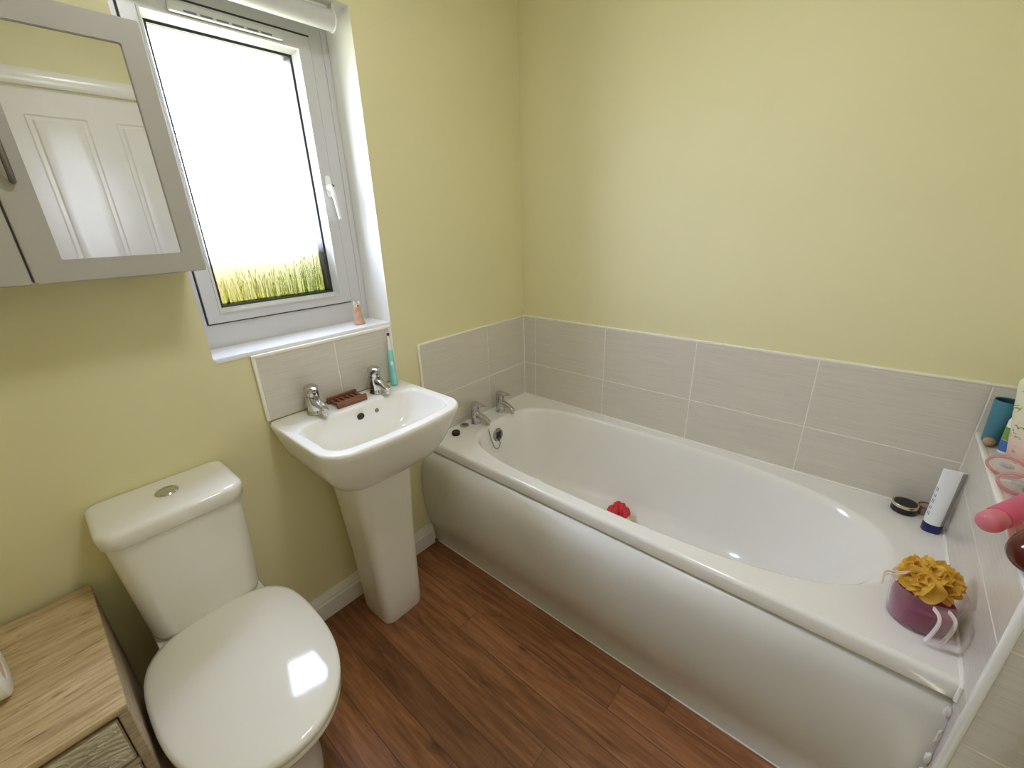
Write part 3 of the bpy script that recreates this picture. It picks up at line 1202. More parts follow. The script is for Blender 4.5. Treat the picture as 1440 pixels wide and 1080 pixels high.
rings = [
    basin_ring(0.06, 0.235, 0.120, 0.045, 0.03, 0.640, 0.008),
    basin_ring(0.03, 0.275, 0.150, 0.055, 0.03, 0.652, 0.012),
    basin_ring(0.012, 0.310, 0.178, 0.060, 0.02, 0.678, 0.016),
    basin_ring(0.006, 0.340, 0.207, 0.065, 0.02, 0.722, 0.020),
    basin_ring(0.004, 0.365, 0.230, 0.065, 0.02, 0.780, 0.024),
    basin_ring(0.003, 0.382, 0.244, 0.065, 0.015, 0.830, 0.027),
    basin_ring(0.003, 0.387, 0.248, 0.065, 0.015, 0.848, 0.028),
    basin_ring(0.004, 0.386, 0.247, 0.065, 0.015, 0.854, 0.028),
    basin_ring(0.008, 0.381, 0.243, 0.062, 0.015, ZB, 0.028),
    basin_ring(0.010, 0.3795, 0.2415, 0.062, 0.015, ZB, 0.028),
    basin_ring(0.1155, 0.3605, 0.2235, 0.048, 0.040, ZB, 0.024),
    basin_ring(0.118, 0.358, 0.221, 0.048, 0.040, ZB - 0.0005, 0.024),
    basin_ring(0.122, 0.354, 0.217, 0.046, 0.040, 0.856, 0.024),
    basin_ring(0.126, 0.350, 0.213, 0.045, 0.040, 0.848, 0.024),
    basin_ring(0.132, 0.342, 0.203, 0.050, 0.045, 0.815, 0.020),
    basin_ring(0.140, 0.325, 0.180, 0.060, 0.050, 0.770, 0.014),
    basin_ring(0.155, 0.300, 0.140, 0.060, 0.050, 0.742, 0.008),
    basin_ring(0.185, 0.265, 0.070, 0.035, 0.035, 0.733, 0.0),
    basin_ring(0.205, 0.245, 0.020, 0.018, 0.018, 0.731, 0.0),
]
bm = B()
loft(bm, rings, True, True)
bowl = obj('basin_bowl', bm, 'ceramic', bas, 60)
axh = Matrix.Rotation(PI / 2 + 0.18, 4, 'Y')
bm = B()
lathe(bm, [(0.0, 0.001), (0.0115, 0.001), (0.013, 0.0), (0.013, -0.004)], (0.1335, -1.048, 0.822), axh, 24, cap=False)
obj('overflow_hole', bm, 'black', bowl)
bm = B()
lathe(bm, [(0.0, 0.0015), (0.0065, 0.001), (0.0075, -0.001), (0.0075, -0.004)], (0.1335, -0.985, 0.822), axh, 18, cap=False)
obj('chain_stay', bm, 'darkmetal', bowl)
bm = B()
lathe(bm, [(0.0, 0.004), (0.018, 0.004), (0.021, 0.001), (0.021, -0.002)], (0.225, BY, 0.7315), None, 24, cap=False)
obj('waste', bm, 'chrome', bowl)
# faint illegible maker's mark on the back left corner
bm = B()
for k in range(7):
    y0 = -1.281 + k * 0.0032
    box(bm, 0.0215 + 0.0004 * (k % 3), 0.0255 - 0.0005 * (k % 2), y0, y0 + 0.0019, ZB - 0.0002, ZB + 0.0003)
obj('maker_mark', bm, 'greymark', bowl)
# pedestal: rounded square column
bm = B()
rings = []
for z, x0, x1, hw, r in ((0.0, 0.085, 0.236, 0.083, 0.035), (0.012, 0.083, 0.240, 0.086, 0.035), (0.10, 0.080, 0.241, 0.088, 0.036), (0.30, 0.074, 0.243, 0.094, 0.038),
                         (0.50, 0.066, 0.247, 0.104, 0.040), (0.62, 0.058, 0.251, 0.113, 0.042), (0.665, 0.055, 0.253, 0.117, 0.042)):
    rings.append([V(x, BY - 0.006 + y, z) for x, y in rrect(x0, x1, -hw, hw, (r, 0.012, 0.012, r), 8)])
loft(bm, rings)
obj('pedestal', bm, 'ceramic', bas, 50)

make_tap('basin_tap', 'chrome basin tap on the left corner of the wash basin', (0.058, -1.163, ZB), 0.0, 0.100, 0.0225, 0.070, 'chrome taps on the wash basin')
make_tap('basin_tap', 'chrome basin tap on the basin beside the aqua toothbrush', (0.062, -0.935, ZB), 0.0, 0.100, 0.0225, 0.070, 'chrome taps on the wash basin')

# slatted soap dish
sd = thing('soap_dish', 'reddish brown slatted wooden soap dish between the basin taps', 'soap dish', (0.055, -1.047, ZB), None, (0, 0, 0.0))
for xx in (0.018, 0.086):
    bm = B()
    box(bm, xx, xx + 0.009, -1.103, -0.993, ZB, ZB + 0.022, 0.0012, 1)
    obj('rail', bm, 'soapwood', sd)
for k in range(6):
    bm = B()
    yy = -1.097 + k * 0.0182
    box(bm, 0.026, 0.088, yy, yy + 0.0105, ZB + 0.008, ZB + 0.014, 0.001, 1)
    obj('slat', bm, 'soapwood', sd)

# electric toothbrush leaning on the splashback
p0, p1 = V(0.052, -0.851, ZB + 0.011), V(0.027, -0.8335, 1.062)
tb = thing('toothbrush', 'aqua and white electric toothbrush leaning on the splashback by the right basin tap', 'toothbrush', tuple(p0))
d = (p1 - p0).normalized()
mt = d.to_track_quat('Z', 'Y').to_matrix().to_4x4()
L = (p1 - p0).length
bm = B()
lathe(bm, [(0.0, -0.008), (0.0135, -0.008), (0.0138, 0.0), (0.0135, 0.02), (0.0125, 0.06), (0.0118, 0.095), (0.0105, 0.118), (0.0075, 0.124), (0.0, 0.124)], p0, mt, 24, cap=False)
bd = obj('brush_handle', bm, 'teal', tb)
bm = B()
lathe(bm, [(0.0, 0.122), (0.0062, 0.122), (0.0058, 0.15), (0.0036, 0.168), (0.0034, L - 0.016), (0.0, L - 0.016)], p0, mt, 16, cap=False)
ax2 = mt.to_3x3()
side = ax2 @ V(0, 0, 1)
hd_c = p1 - d * 0.012
mh = V(0.85, -0.5, 0.1).normalized().to_track_quat('Z', 'Y').to_matrix().to_4x4()
lathe(bm, [(0.0, -0.002), (0.0068, -0.002), (0.0068, 0.004), (0.0, 0.004)], hd_c, mh, 20, cap=False)
nk = obj('brush_neck', bm, 'whiteplastic', tb)
bm = B()
lathe(bm, [(0.0, 0.004), (0.0058, 0.004), (0.0054, 0.011), (0.0, 0.0105)], hd_c, mh, 18, cap=False)
obj('bristles', bm, 'navy', nk)
bm = B()
pp = p0 + d * 0.075
o1 = V(0.88, -0.47, 0).normalized()
mm = o1.to_track_quat('Z', 'Y').to_matrix().to_4x4()
lathe(bm, [(0.0, 0.0135), (0.004, 0.0132), (0.0045, 0.010)], pp, mm, 16, cap=False, sy=2.4)
obj('power_button', bm, 'whiteplastic', bd)

# small figurine on the sill
fg = thing('figurine', 'small pinkish beige animal figurine with white ears standing on the window sill', 'figurine', (-0.055, -0.893, 1.088))
F0 = V(-0.055, -0.893, 1.088)
bm = B()
rings = []
for z, rx, ry, dx in ((0, .015, .019, 0), (.006, .0165, .0205, 0), (.016, .015, .018, 0), (.030, .0125, .0145, -.001), (.044, .0125, .0135, -.001), (.052, .0115, .0125, 0), (.056, .0105, .0115, .001)):
    rings.append([F0 + V(dx + rx * math.cos(a), ry * math.sin(a), z) for a in [i * 2 * PI / 24 for i in range(24)]])
loft(bm, rings)
blob(bm, F0 + V(0.002, 0, 0.062), (0.0125, 0.0135, 0.0125), 0.05, 2, 1, 3)
blob(bm, F0 + V(0.012, -0.009, 0.008), (0.008, 0.006, 0.006), 0.05, 2, 2, 2)
blob(bm, F0 + V(0.012, 0.009, 0.008), (0.008, 0.006, 0.006), 0.05, 2, 3, 2)
blob(bm, F0 + V(0.010, -0.008, 0.034), (0.005, 0.004, 0.013), 0.05, 2, 4, 2)
blob(bm, F0 + V(0.010, 0.008, 0.034), (0.005, 0.004, 0.013), 0.05, 2, 5, 2)
body = obj('figure_body', bm, 'figurine', fg, 60)
for s in (-1, 1):
    bm = B()
    blob(bm, F0 + V(0, s * 0.0085, 0.077), (0.003, 0.0042, 0.0085), 0.05, 2, 6, 2)
    obj('ear', bm, 'figwhite', fg, 60)
bm = B()
blob(bm, F0 + V(0.0115, -0.003, 0.070), (0.0028, 0.003, 0.0032), 0.05, 2, 7, 2)
obj('nose_mark', bm, 'black', fg, 60)

# ------------------------------------------------------------------ toilet
TY = -1.590
toi = thing('toilet', 'white close coupled toilet with closed lid between the wooden chest and the basin', 'toilet', (0.35, TY, 0))


def dring(x0, x1, hw, z, nb=4.0, nf=2.25, n=64, cx=None):
    cx = cx if cx is not None else x0 + (x1 - x0) * 0.45
    out = []
    for i in range(n):
        a = 2 * PI * i / n
        c, s = math.cos(a), math.sin(a)
        nn = nf if c >= 0 else nb
        rad = (abs(c) ** nn + abs(s) ** nn) ** (-1 / nn)
        rx = (x1 - cx) if c >= 0 else (cx - x0)
        out.append(V(cx + rx * c * rad, TY + hw * s * rad, z))
    return out


bm = B()
loft(bm, [dring(0.10, 0.53, 0.108, 0.0, 3), dring(0.10, 0.53, 0.108, 0.03, 3), dring(0.09, 0.52, 0.100, 0.07, 3), dring(0.06, 0.535, 0.105, 0.18, 3), dring(0.07, 0.580, 0.130, 0.27, 2.6),
          dring(0.09, 0.635, 0.158, 0.335, 2.4), dring(0.11, 0.655, 0.170, 0.375, 2.3), dring(0.12, 0.657, 0.171, 0.388, 2.3)])
obj('toilet_pan', bm, 'ceramic', toi, 60)
# shelf carrying the cistern
bm = B()
rings = []
for z, hw, x1 in ((0.30, 0.11, 0.20), (0.38, 0.125, 0.215), (0.421, 0.130, 0.215), (0.428, 0.127, 0.211)):
    rings.append([V(x, TY + y, z) for x, y in rrect(0.004, x1, -hw, hw, 0.03, 6)])
loft(bm, rings)
obj('pan_shelf', bm, 'ceramic', toi, 50)
bm = B()
loft(bm, [dring(0.176, 0.668, 0.179, 0.389, 3.4, 2.25), dring(0.174, 0.670, 0.181, 0.393, 3.4, 2.25), dring(0.174, 0.670, 0.181, 0.405, 3.4, 2.25), dring(0.178, 0.666, 0.178, 0.409, 3.4, 2.25)])
for v in bm.verts:
    v.co.z += 0.006 - 0.035 * (v.co.x - 0.42)
obj('toilet_seat', bm, 'seatplastic', toi, 50)
bm = B()
loft(bm, [dring(0.170, 0.670, 0.181, 0.410, 3.2, 2.25), dring(0.166, 0.674, 0.184, 0.413, 3.2, 2.25), dring(0.166, 0.674, 0.184, 0.424, 3.2, 2.25), dring(0.168, 0.672, 0.1825, 0.4305, 3.2, 2.25),
          *[dring(0.42 - 0.252 * f, 0.42 + 0.252 * f, 0.182 * f, 0.447 - 0.014 * f * f, 3.2 - 0.9 * (1 - f), 2.25, cx=0.42 - 0.252 * f + 0.504 * f * 0.45) for f in (0.96, 0.88, 0.76, 0.62, 0.48, 0.34, 0.2, 0.08)]])
for v in bm.verts:
    v.co.z += 0.006 - 0.035 * (v.co.x - 0.42)
lid = obj('toilet_lid', bm, 'seatplastic', toi, 60)
for s in (-1, 1):
    bm = B()
    lathe(bm, [(0.012, 0), (0.012, 0.03)], (0.150, TY + s * 0.075 - 0.015, 0.424), ROT_Y, 16)
    obj('hinge', bm, 'chrome', toi)
# cistern
bm = B()
rings = []
for z, hw, x1, r in ((0.4275, 0.112, 0.150, 0.035), (0.4325, 0.112, 0.150, 0.035), (0.4335, 0.121, 0.161, 0.036), (0.437, 0.126, 0.167, 0.038), (0.45, 0.129, 0.170, 0.040), (0.60, 0.137, 0.177, 0.040), (0.7495, 0.1442, 0.184, 0.040), (0.7515, 0.1415, 0.181, 0.040), (0.757, 0.140, 0.179, 0.040)):
    pts = rrect(0.004, x1, -hw, hw, (r, 0.012, 0.012, r), 8)
    rings.append([V(x + 0.012 * max(0, x / x1) ** 2 * (1 - (y / hw) ** 2), TY + y, z) for x, y in pts])
loft(bm, rings)
cis = obj('cistern', bm, 'ceramic', toi, 50)
bm = B()
rings = []
for z, g in ((0.7545, -0.004), (0.7545, 0.0045), (0.7565, 0.0062), (0.784, 0.0068), (0.7905, 0.0045), (0.795, -0.001), (0.797, -0.008), (0.7975, -0.018)):
    hw, x1, r = 0.1455 + g, 0.186 + g, 0.042
    pts = rrect(0.004, x1, -hw, hw, (r, 0.014, 0.014, r), 8)
    rings.append([V(x + 0.012 * max(0, x / x1) ** 2 * (1 - (y / hw) ** 2), TY + y, z) for x, y in pts])
loft(bm, rings)
cl = obj('cistern_lid', bm, 'ceramic', cis, 50)
bm = B()
FB = V(0.085, TY + 0.004, 0.7975)
lathe(bm, [(0.0, -0.001), (0.0255, -0.001), (0.0255, 0.002), (0.023, 0.0045), (0.020, 0.0045), (0.019, 0.003), (0.0, 0.003)], FB, None, 32, cap=False)
box(bm, FB.x - 0.018, FB.x + 0.018, FB.y - 0.001, FB.y + 0.001, FB.z + 0.003, FB.z + 0.0042)
obj('flush_button', bm, 'chrome', cis)

# ------------------------------------------------------------------ mirror cabinet
XF = 0.165
CY1, CGAP, CZ0, CZ1 = -1.3835, -1.666, 1.342, 1.817
cab = thing('mirror_cabinet', 'pale grey two door mirror cabinet hung on the wall left of the window', 'cabinet', (0.0, -1.666, 1.34))
bm = B()
CY0 = 2 * CGAP - CY1
box(bm, 0.0, XF - 0.020, CY0 + .002, CY1 - .002, CZ0 + .002, CZ1 - .002, 0.002, 1)
obj('carcass', bm, 'cabinet', cab)


def cab_door(y0, y1, stile_l, stile_r):
    bm = B()
    z0, z1 = CZ0, CZ1
    my0, my1, mz0, mz1 = y0 + stile_l, y1 - stile_r, 1.384, 1.772
    frame_ring(bm, (y0, y1, z0, z1), (my0, my1, mz0, mz1), XF - 0.018, XF)
    bmesh.ops.bevel(bm, geom=[e_ for e_ in bm.edges], offset=0.0015, segments=2, affect='EDGES')
    dd = obj('door', bm, 'cabinet', cab)
    bm = B()
    box(bm, XF - 0.012, XF - 0.004, my0 - .002, my1 + .002, mz0 - .002, mz1 + .002)
    obj('mirror', bm, 'mirror', dd)
    return dd


d1 = cab_door(CGAP + 0.0018, CY1, 0.0475, 0.0385)
d2 = cab_door(CY0, CGAP - 0.0018, 0.0385, 0.0475)
for dd, yy in ((d1, CGAP + 0.026), (d2, CGAP - 0.026)):
    bm = B()
    tube(bm, smooth_path([(XF - 0.002, yy, 1.525), (XF + 0.012, yy, 1.522), (XF + 0.020, yy, 1.545), (XF + 0.022, yy, 1.585), (XF + 0.020, yy, 1.625), (XF + 0.012, yy, 1.648), (XF - 0.002, yy, 1.645)], 6), 0.0048, 12)
    obj('handle', bm, 'darkmetal', dd)

# ------------------------------------------------------------------ wooden chest
HX, HZ = 0.472, 0.602
HY1, HY0 = -1.783, -2.225
ch = thing('chest_of_drawers', 'small wooden chest with carved square drawer fronts standing left of the toilet', 'chest', (0.25, (HY0 + HY1) / 2, 0))
bm = B()
box(bm, 0.022, HX, HY0, HY1, HZ - 0.016, HZ, 0.0025, 2)
obj('top', bm, 'chest', ch)
bm = B()
for s0, s1 in ((HY0, HY0 + 0.018), (HY1 - 0.018, HY1)):
    box(bm, 0.024, HX - 0.001, s0 + .0005, s1 - .0005, 0.0, HZ - 0.0165, 0.002, 1)
box(bm, 0.024, 0.034, HY0 + 0.018, HY1 - 0.018, 0.04, HZ - 0.0165)
ncol, nrow = 3, 4
iw = (HY1 - HY0 - 0.036)
z_top, z_bot = HZ - 0.0165, 0.05
rail = 0.010
ph = (z_top - z_bot - rail * nrow) / nrow
pw = (iw - rail * (ncol - 1)) / ncol
for r_ in range(nrow + 1):
    zz = z_top - r_ * (ph + rail)
    if r_:
        box(bm, 0.034, HX - 0.001, HY0 + .018, HY1 - .018, zz, zz + rail)
for c_ in range(1, ncol):
    yy = HY1 - 0.018 - c_ * pw - (c_ - 1) * rail
    box(bm, 0.034, HX - 0.001, yy - rail, yy, z_bot, z_top)
obj('carcass', bm, 'chestframe', ch)
for r_ in range(nrow):
    for c_ in range(ncol):
        y1 = HY1 - 0.018 - c_ * (pw + rail) - 0.0018
        y0 = y1 - pw + 0.0036
        z1 = z_top - r_ * (ph + rail) - (0.009 if r_ == 0 else 0.0022)
        z0 = z_top - r_ * (ph + rail) - ph + 0.0018
        bm = B()
        box(bm, 0.06, HX - 0.0045, y0, y1, z0, z1, 0.0015, 1)
        dr = obj('drawer', bm, 'chestframe', ch)
        cy, cz = (y0 + y1) / 2, (z0 + z1) / 2
        # carved relief: leafy scrolls round the knob
        bm = B()
        bx = HX - 0.005
        m_ = 0.003
        box(bm, bx, bx + 0.003, y0 + m_, y1 - m_, z0 + m_, z1 - m_, 0.001, 1)
        for sy in (-1, 1):
            for sz in (-1, 1):
                for k, rr in enumerate((0.016, 0.010, 0.005)):
                    pth = []
                    ccy, ccz = cy + sy * pw * 0.25, cz + sz * ph * 0.25
                    for t in range(13):
                        a = t / 12 * PI * 1.7 + 0.5 * k
                        pth.append((bx + 0.003, ccy + sy * rr * 1.35 * math.cos(a), ccz + sz * rr * math.sin(a)))
                    tube(bm, pth, 0.0019, 6)
                tube(bm, smooth_path([(bx + .003, cy + sy * 0.012, cz + sz * 0.010), (bx + .003, cy + sy * 0.030, cz + sz * 0.016), (bx + .003, cy + sy * 0.048, cz + sz * 0.044)], 4), 0.002, 6)
        obj('carving', bm, 'carved', dr, 40)
        bm = B()
        lathe(bm, [(0.0, 0), (0.008, 0.0), (0.007, 0.010), (0.013, 0.014), (0.0165, 0.020), (0.014, 0.026), (0.0, 0.029)], (HX - 0.007, cy, cz), Matrix.Rotation(PI / 2, 4, 'Y'), 20, cap=False)
        obj('knob', bm, 'chestframe', dr, 50)

# toilet roll on the chest
RL = V(0.258, -2.022, HZ + 0.0525)
tr = thing('toilet_roll', 'white toilet roll lying on its side on the wooden chest', 'toilet roll', (RL.x, RL.y + 0.05, HZ))
bm = B()
lathe(bm, [(0.021, 0.0), (0.049, 0.0), (0.0525, 0.003), (0.0525, 0.099), (0.049, 0.102), (0.021, 0.102), (0.021, 0.0)], RL, ROT_Y, 48, cap=False)
obj('paper', bm, 'paper', tr, 50)
bm = B()
lathe(bm, [(0.021, 0.002), (0.021, 0.100), (0.0195, 0.100), (0.0195, 0.002), (0.021, 0.002)], RL, ROT_Y, 32, cap=False)
obj('core', bm, 'cord', tr, 50)

# ------------------------------------------------------------------ things on the bath
# black stopper and chrome plug
bm = B()
lathe(bm, [(0.0, 0), (0.017, 0), (0.019, 0.004), (0.0185, 0.014), (0.015, 0.018), (0.0, 0.019)], (0.066, -0.578, RIM), Matrix.Rotation(0.0, 4, 'X'), 28, cap=False)
single('bath_stopper', bm, 'blackrubber', 'round black rubber stopper on the bath rim beside the basin', 'stopper', (0.066, -0.578, RIM))
pgt = thing('bath_plug', 'flat chrome plug with ring lying on the bath rim behind the nearer tap', 'plug', (0.034, -0.496, RIM))
bm = B()
lathe(bm, [(0.0, 0), (0.018, 0), (0.021, 0.003), (0.021, 0.006), (0.017, 0.008), (0.0, 0.0085)], (0.034, -0.496, RIM), None, 28, cap=False)
obj('plug_disc', bm, 'chrome', pgt)
bm = B()
pth = [(0.034 + 0.009 * math.cos(a), -0.496 + 0.009 * math.sin(a), RIM + 0.0105) for a in [k * 2 * PI / 16 for k in range(17)]]
tube(bm, pth, 0.0017, 6)
obj('plug_ring', bm, 'darkmetal', pgt)

# red foam piece in the tub
ft = thing('bath_toy', 'crumpled red bath toy lying on the floor of the empty bath', 'toy', (0.70, -0.20, 0.155))
bm = B()
rnd = random.Random(4)
for k in range(11):
    x = 0.665 + 0.068 * k / 10
    blob(bm, (x, -0.195 + rnd.uniform(-.022, .022), 0.186 + rnd.uniform(-.004, .010)), (0.017, 0.026, 0.018 + rnd.random() * .007), 0.22, 2.6, k, 3)
obj('frilled_body', bm, 'red', ft, 60)
bm = B()
for k in range(4):
    blob(bm, (0.742 + 0.008 * k, -0.205 + rnd.uniform(-.01, .01), 0.178), (0.010, 0.014, 0.011), 0.35, 2.2, k + 20, 2)
obj('tassel', bm, 'cream', ft, 60)

# black jar with gold band
jb = thing('cosmetic_jar', 'round black jar with a pale gold band on the bath corner', 'jar', (1.592, -0.058, RIM))
JL = (1.592, -0.058, RIM)
bm = B()
lathe(bm, [(0.0, 0), (0.030, 0.0), (0.0325, 0.003), (0.0325, 0.021), (0.0, 0.021)], JL, None, 36, cap=False)
obj('jar_body', bm, 'black', jb)
bm = B()
lathe(bm, [(0.0, 0.0215), (0.0328, 0.0215), (0.0332, 0.023), (0.0332, 0.029), (0.0322, 0.0305), (0.029, 0.0305), (0.0285, 0.0295), (0.0, 0.0295)], JL, None, 36, cap=False)
obj('gold_band', bm, 'gold', jb)
bm = B()
lathe(bm, [(0.0, 0.0297), (0.0283, 0.0297), (0.0278, 0.0310), (0.0, 0.0315)], JL, None, 36, cap=False)
obj('jar_lid', bm, 'black', jb)
# small compact behind it
cp = thing('compact_pot', 'small pinkish powder pot with dark rim between the black jar and the white tube', 'pot', (1.645, -0.038, RIM))
CL = (1.643, -0.036, RIM)
bm = B()
lathe(bm, [(0.0, 0), (0.019, 0.0), (0.0205, 0.003), (0.0205, 0.026), (0.0, 0.026)], CL, None, 28, cap=False)
obj('pot_body', bm, 'blush', cp)
bm = B()
lathe(bm, [(0.0190, 0.0255), (0.0215, 0.0255), (0.0215, 0.029), (0.0190, 0.029), (0.0190, 0.0255)], CL, None, 28, cap=False)
obj('pot_rim', bm, 'darkmetal', cp)

# white squeezy tube standing on its navy cap
TBB = V(1.653, -0.128, RIM)
tu = thing('cream_tube', 'white squeeze tube standing on its navy cap in the bath corner', 'tube', tuple(TBB))
bm = B()
loft(bm, [[TBB + V(x * s, y * s, z) for x, y in rrect(-0.0225, 0.0225, -0.017, 0.017, 0.0165, 8)] for z, s in ((0, 0.94), (0.003, 1.0), (0.027, 1.0), (0.030, 0.96))])
obj('cap', bm, 'navy', tu, 50)
bm = B()
rings = []
for k in range(13):
    s = k / 12
    a = 0.0225 + 0.0025 * s
    b = 0.017 * (1 - s) ** 0.8 + 0.0042
    z = 0.030 + 0.176 * s
    rings.append([TBB + V(a * math.cos(t) + 0.004 * s, b * math.sin(t), z) for t in [i * 2 * PI / 40 for i in range(40)]])
loft(bm, rings)
for f in bm.faces:
    c = f.calc_center_median() - TBB
    if c.x > 0.013 + 0.006 * c.z / 0.19 and len(f.verts) == 4:
        f.material_index = 1  # shaded side of the tube, put in as grey colour
tbody = obj('tube_body', bm, ['tubewhite', 'tubeshade_lensmark'], tu, 60)
# illegible grey lettering running up the tube's flank
bm = B()
for k, (hh, wv_) in enumerate(((0.012, 0.004), (0.010, 0.003), (0.014, 0.004), (0.010, 0.003), (0.012, 0.004))):
    z = 0.055 + k * 0.020
    s = (z - 0.03) / 0.163
    a = 0.0225 + 0.0025 * s
    b = 0.017 * (1 - s) ** 0.8 + 0.0042
    for t0 in (3.55, 3.75):
        p = TBB + V((a + .0004) * math.cos(t0) + 0.004 * s, (b + .0004) * math.sin(t0), z)
        q2 = TBB + V((a + .0004) * math.cos(t0 + .09) + 0.004 * s, (b + .0004) * math.sin(t0 + .09), z)
        bm.faces.new([bm.verts.new(v_) for v_ in (p, q2, q2 + V(0, 0, hh), p + V(0, 0, hh))])
obj('lettering', bm, 'greyprint', tbody)

# purple jug with yellow shower puff
JC = V(1.614, -0.545, RIM)
jg = thing('measuring_jug', 'clear plastic jug tinted purple below, standing on the near bath corner', 'jug', tuple(JC))
bm = B()
R0_, R1_, HJ = 0.055, 0.064, 0.098
lathe(bm, [(0.0, 0.0), (R0_ - 0.004, 0.0), (R0_, 0.004), (R1_, HJ), (R1_ + 0.0015, HJ + 0.001), (R1_ - 0.0005, HJ + 0.002), (R1_ - 0.0025, HJ), (R0_ - 0.002, 0.006), (0.0, 0.004)], JC, None, 48, cap=False)
jc = obj('jug_wall', bm, 'jug', jg, 50)
bm = B()
rb = R0_ - 0.0035
rt = R0_ + (R1_ - R0_) * 0.56 - 0.0035
lathe(bm, [(0.0, 0.0065), (rb - .004, 0.0065), (rb, 0.009), (rt, 0.058), (0.0, 0.058)], JC, None, 40, cap=False)
obj('purple_fill', bm, 'purple', jg, 50)
bm = B()
ha = V(0.30, -0.954, 0).normalized()
hs = V(-ha.y, ha.x, 0)
hp = smooth_path([JC + ha * (R1_ - 0.001) + V(0, 0, 0.092), JC + ha * (R1_ + 0.022) + V(0, 0, 0.094), JC + ha * (R1_ + 0.030) + V(0, 0, 0.080), JC + ha * (R1_ + 0.024) + V(0, 0, 0.045), JC + ha * (R1_ + 0.014) + V(0, 0, 0.012)], 5)
rings = []
for i, p in enumerate(hp):
    t = (hp[min(i + 1, len(hp) - 1)] - hp[max(i - 1, 0)]).normalized()
    nn_ = t.cross(hs).normalized()
    rings.append([p + hs * a * 0.0125 + nn_ * b * 0.0018 for a, b in ((-1, -1), (1, -1), (1, 1), (-1, 1))])
loft(bm, rings)
for sgn in (-1, 1):
    rings = []
    for i, p in enumerate(hp):
        t = (hp[min(i + 1, len(hp) - 1)] - hp[max(i - 1, 0)]).normalized()
        nn_ = t.cross(hs).normalized()
        rings.append([p + hs * (sgn * 0.0125 + a * 0.0016) + nn_ * (b * 0.004) for a, b in ((-1, -1), (1, -1), (1, 1), (-1, 1))])
    loft(bm, rings, mi=1)
obj('jug_handle', bm, ['jug', 'jughandle'], jg, 40)

# shower puff: many ruffled net petals
pf = thing('shower_puff', 'yellow net shower puff stuffed into the purple jug', 'shower puff', tuple(JC + V(0, 0, 0.06)))
bm = B()
rnd = random.Random(11)
PC = JC + V(-0.001, 0.004, 0.112)
for k in range(34):
    th = rnd.uniform(0, 2 * PI)
    ph_ = math.acos(rnd.uniform(-0.45, 1.0))
    d = V(math.sin(ph_) * math.cos(th), math.sin(ph_) * math.sin(th), math.cos(ph_))
    a = d.cross(V(rnd.uniform(-1, 1), rnd.uniform(-1, 1), rnd.uniform(-1, 1))).normalized()
    b = d.cross(a)
    rad = rnd.uniform(0.026, 0.038)
    ctr = PC + V(d.x * 0.036, d.y * 0.036, d.z * 0.026)
    nseg, nr = 22, 4
    fr_ = rnd.choice((3, 4, 5))
    ph0 = rnd.uniform(0, 6)
    grid = []
    for j in range(nr + 1):
        rr = rad * (0.12 + 0.88 * j / nr)
        ring = []
        for i in range(nseg):
            t = 2 * PI * i / nseg
            hgt = 0.009 * (j / nr) ** 1.3 * math.sin(fr_ * t + ph0) + 0.013 * (1 - (1 - j / nr) ** 2) - 0.006
            p = ctr + a * rr * math.cos(t) * 0.85 + b * rr * math.sin(t) * 0.85 + d * hgt
            # keep inside the jug below its rim
            if p.z < JC.z + HJ + 0.002:
                q_ = V(p.x - JC.x, p.y - JC.y, 0)
                lim = R0_ + (R1_ - R0_) * max(0, (p.z - JC.z) / HJ) - 0.006
                if q_.length > lim:
                    q_ *= lim / q_.length
                p = V(JC.x + q_.x, JC.y + q_.y, max(p.z, JC.z + 0.062))
            else:
                if p.x > XL - 0.006:
                    p.x = XL - 0.006
            ring.append(p)
        grid.append(ring)
    loft(bm, grid, False, False)
obj('net_ruffles', bm, 'yellow', pf, 180)
bm = B()
tube(bm, smooth_path([PC + V(-0.03, -0.02, 0.020), JC + V(-0.060, -0.030, 0.118), JC + V(-0.078, -0.035, 0.112), JC + V(-0.080, -0.045, 0.090)], 6), 0.0018, 8)
tube(bm, smooth_path([PC + V(-0.03, -0.015, 0.020), JC + V(-0.058, -0.025, 0.1215), JC + V(-0.079, -0.030, 0.1155), JC + V(-0.080, -0.044, 0.090)], 6), 0.0018, 8)
obj('hanging_cord', bm, 'cord', pf)

# ------------------------------------------------------------------ things on the ledge
# teal tumbler
tcp = thing('tumbler', 'teal blue cylinder tumbler at the far end of the tiled ledge', 'tumbler', (1.722, -0.055, ZL))
bm = B()
TL = (1.7105, -0.066, ZL)
lathe(bm, [(0.0, 0.0), (0.0205, 0.0), (0.022, 0.002), (0.0268, 0.122), (0.0263, 0.124), (0.0253, 0.122)], TL, None, 36, cap=False)
obj('tumbler_wall', bm, 'tealcup', tcp, 50)
bm = B()
lathe(bm, [(0.0253, 0.1215), (0.0205, 0.004), (0.0, 0.004)], TL, None, 36, cap=False)
obj('tumbler_inside', bm, 'tealdark', tcp, 50)
# tan ball
bm = B()
blob(bm, (1.698, -0.106, ZL + 0.0145), (0.0125, 0.0125, 0.0125), 0.04, 3, 1, 3)
single('wooden_ball', bm, 'tan', 'small tan ball on the ledge in front of the teal tumbler', 'ball', (1.698, -0.106, ZL), ang=60)
# blue green bottle
bb = thing('lotion_bottle', 'white bottle with green and blue bands between the teal tumbler and the leafy pouch', 'bottle', (1.748, -0.105, ZL))
BL_ = V(1.7285, -0.122, ZL)


def oval(bm, prof, mi=0):
    loft(bm, [[BL_ + V(rx * math.cos(t), ry * math.sin(t), z) for t in [i * 2 * PI / 28 for i in range(28)]] for z, rx, ry in prof], True, True, mi)


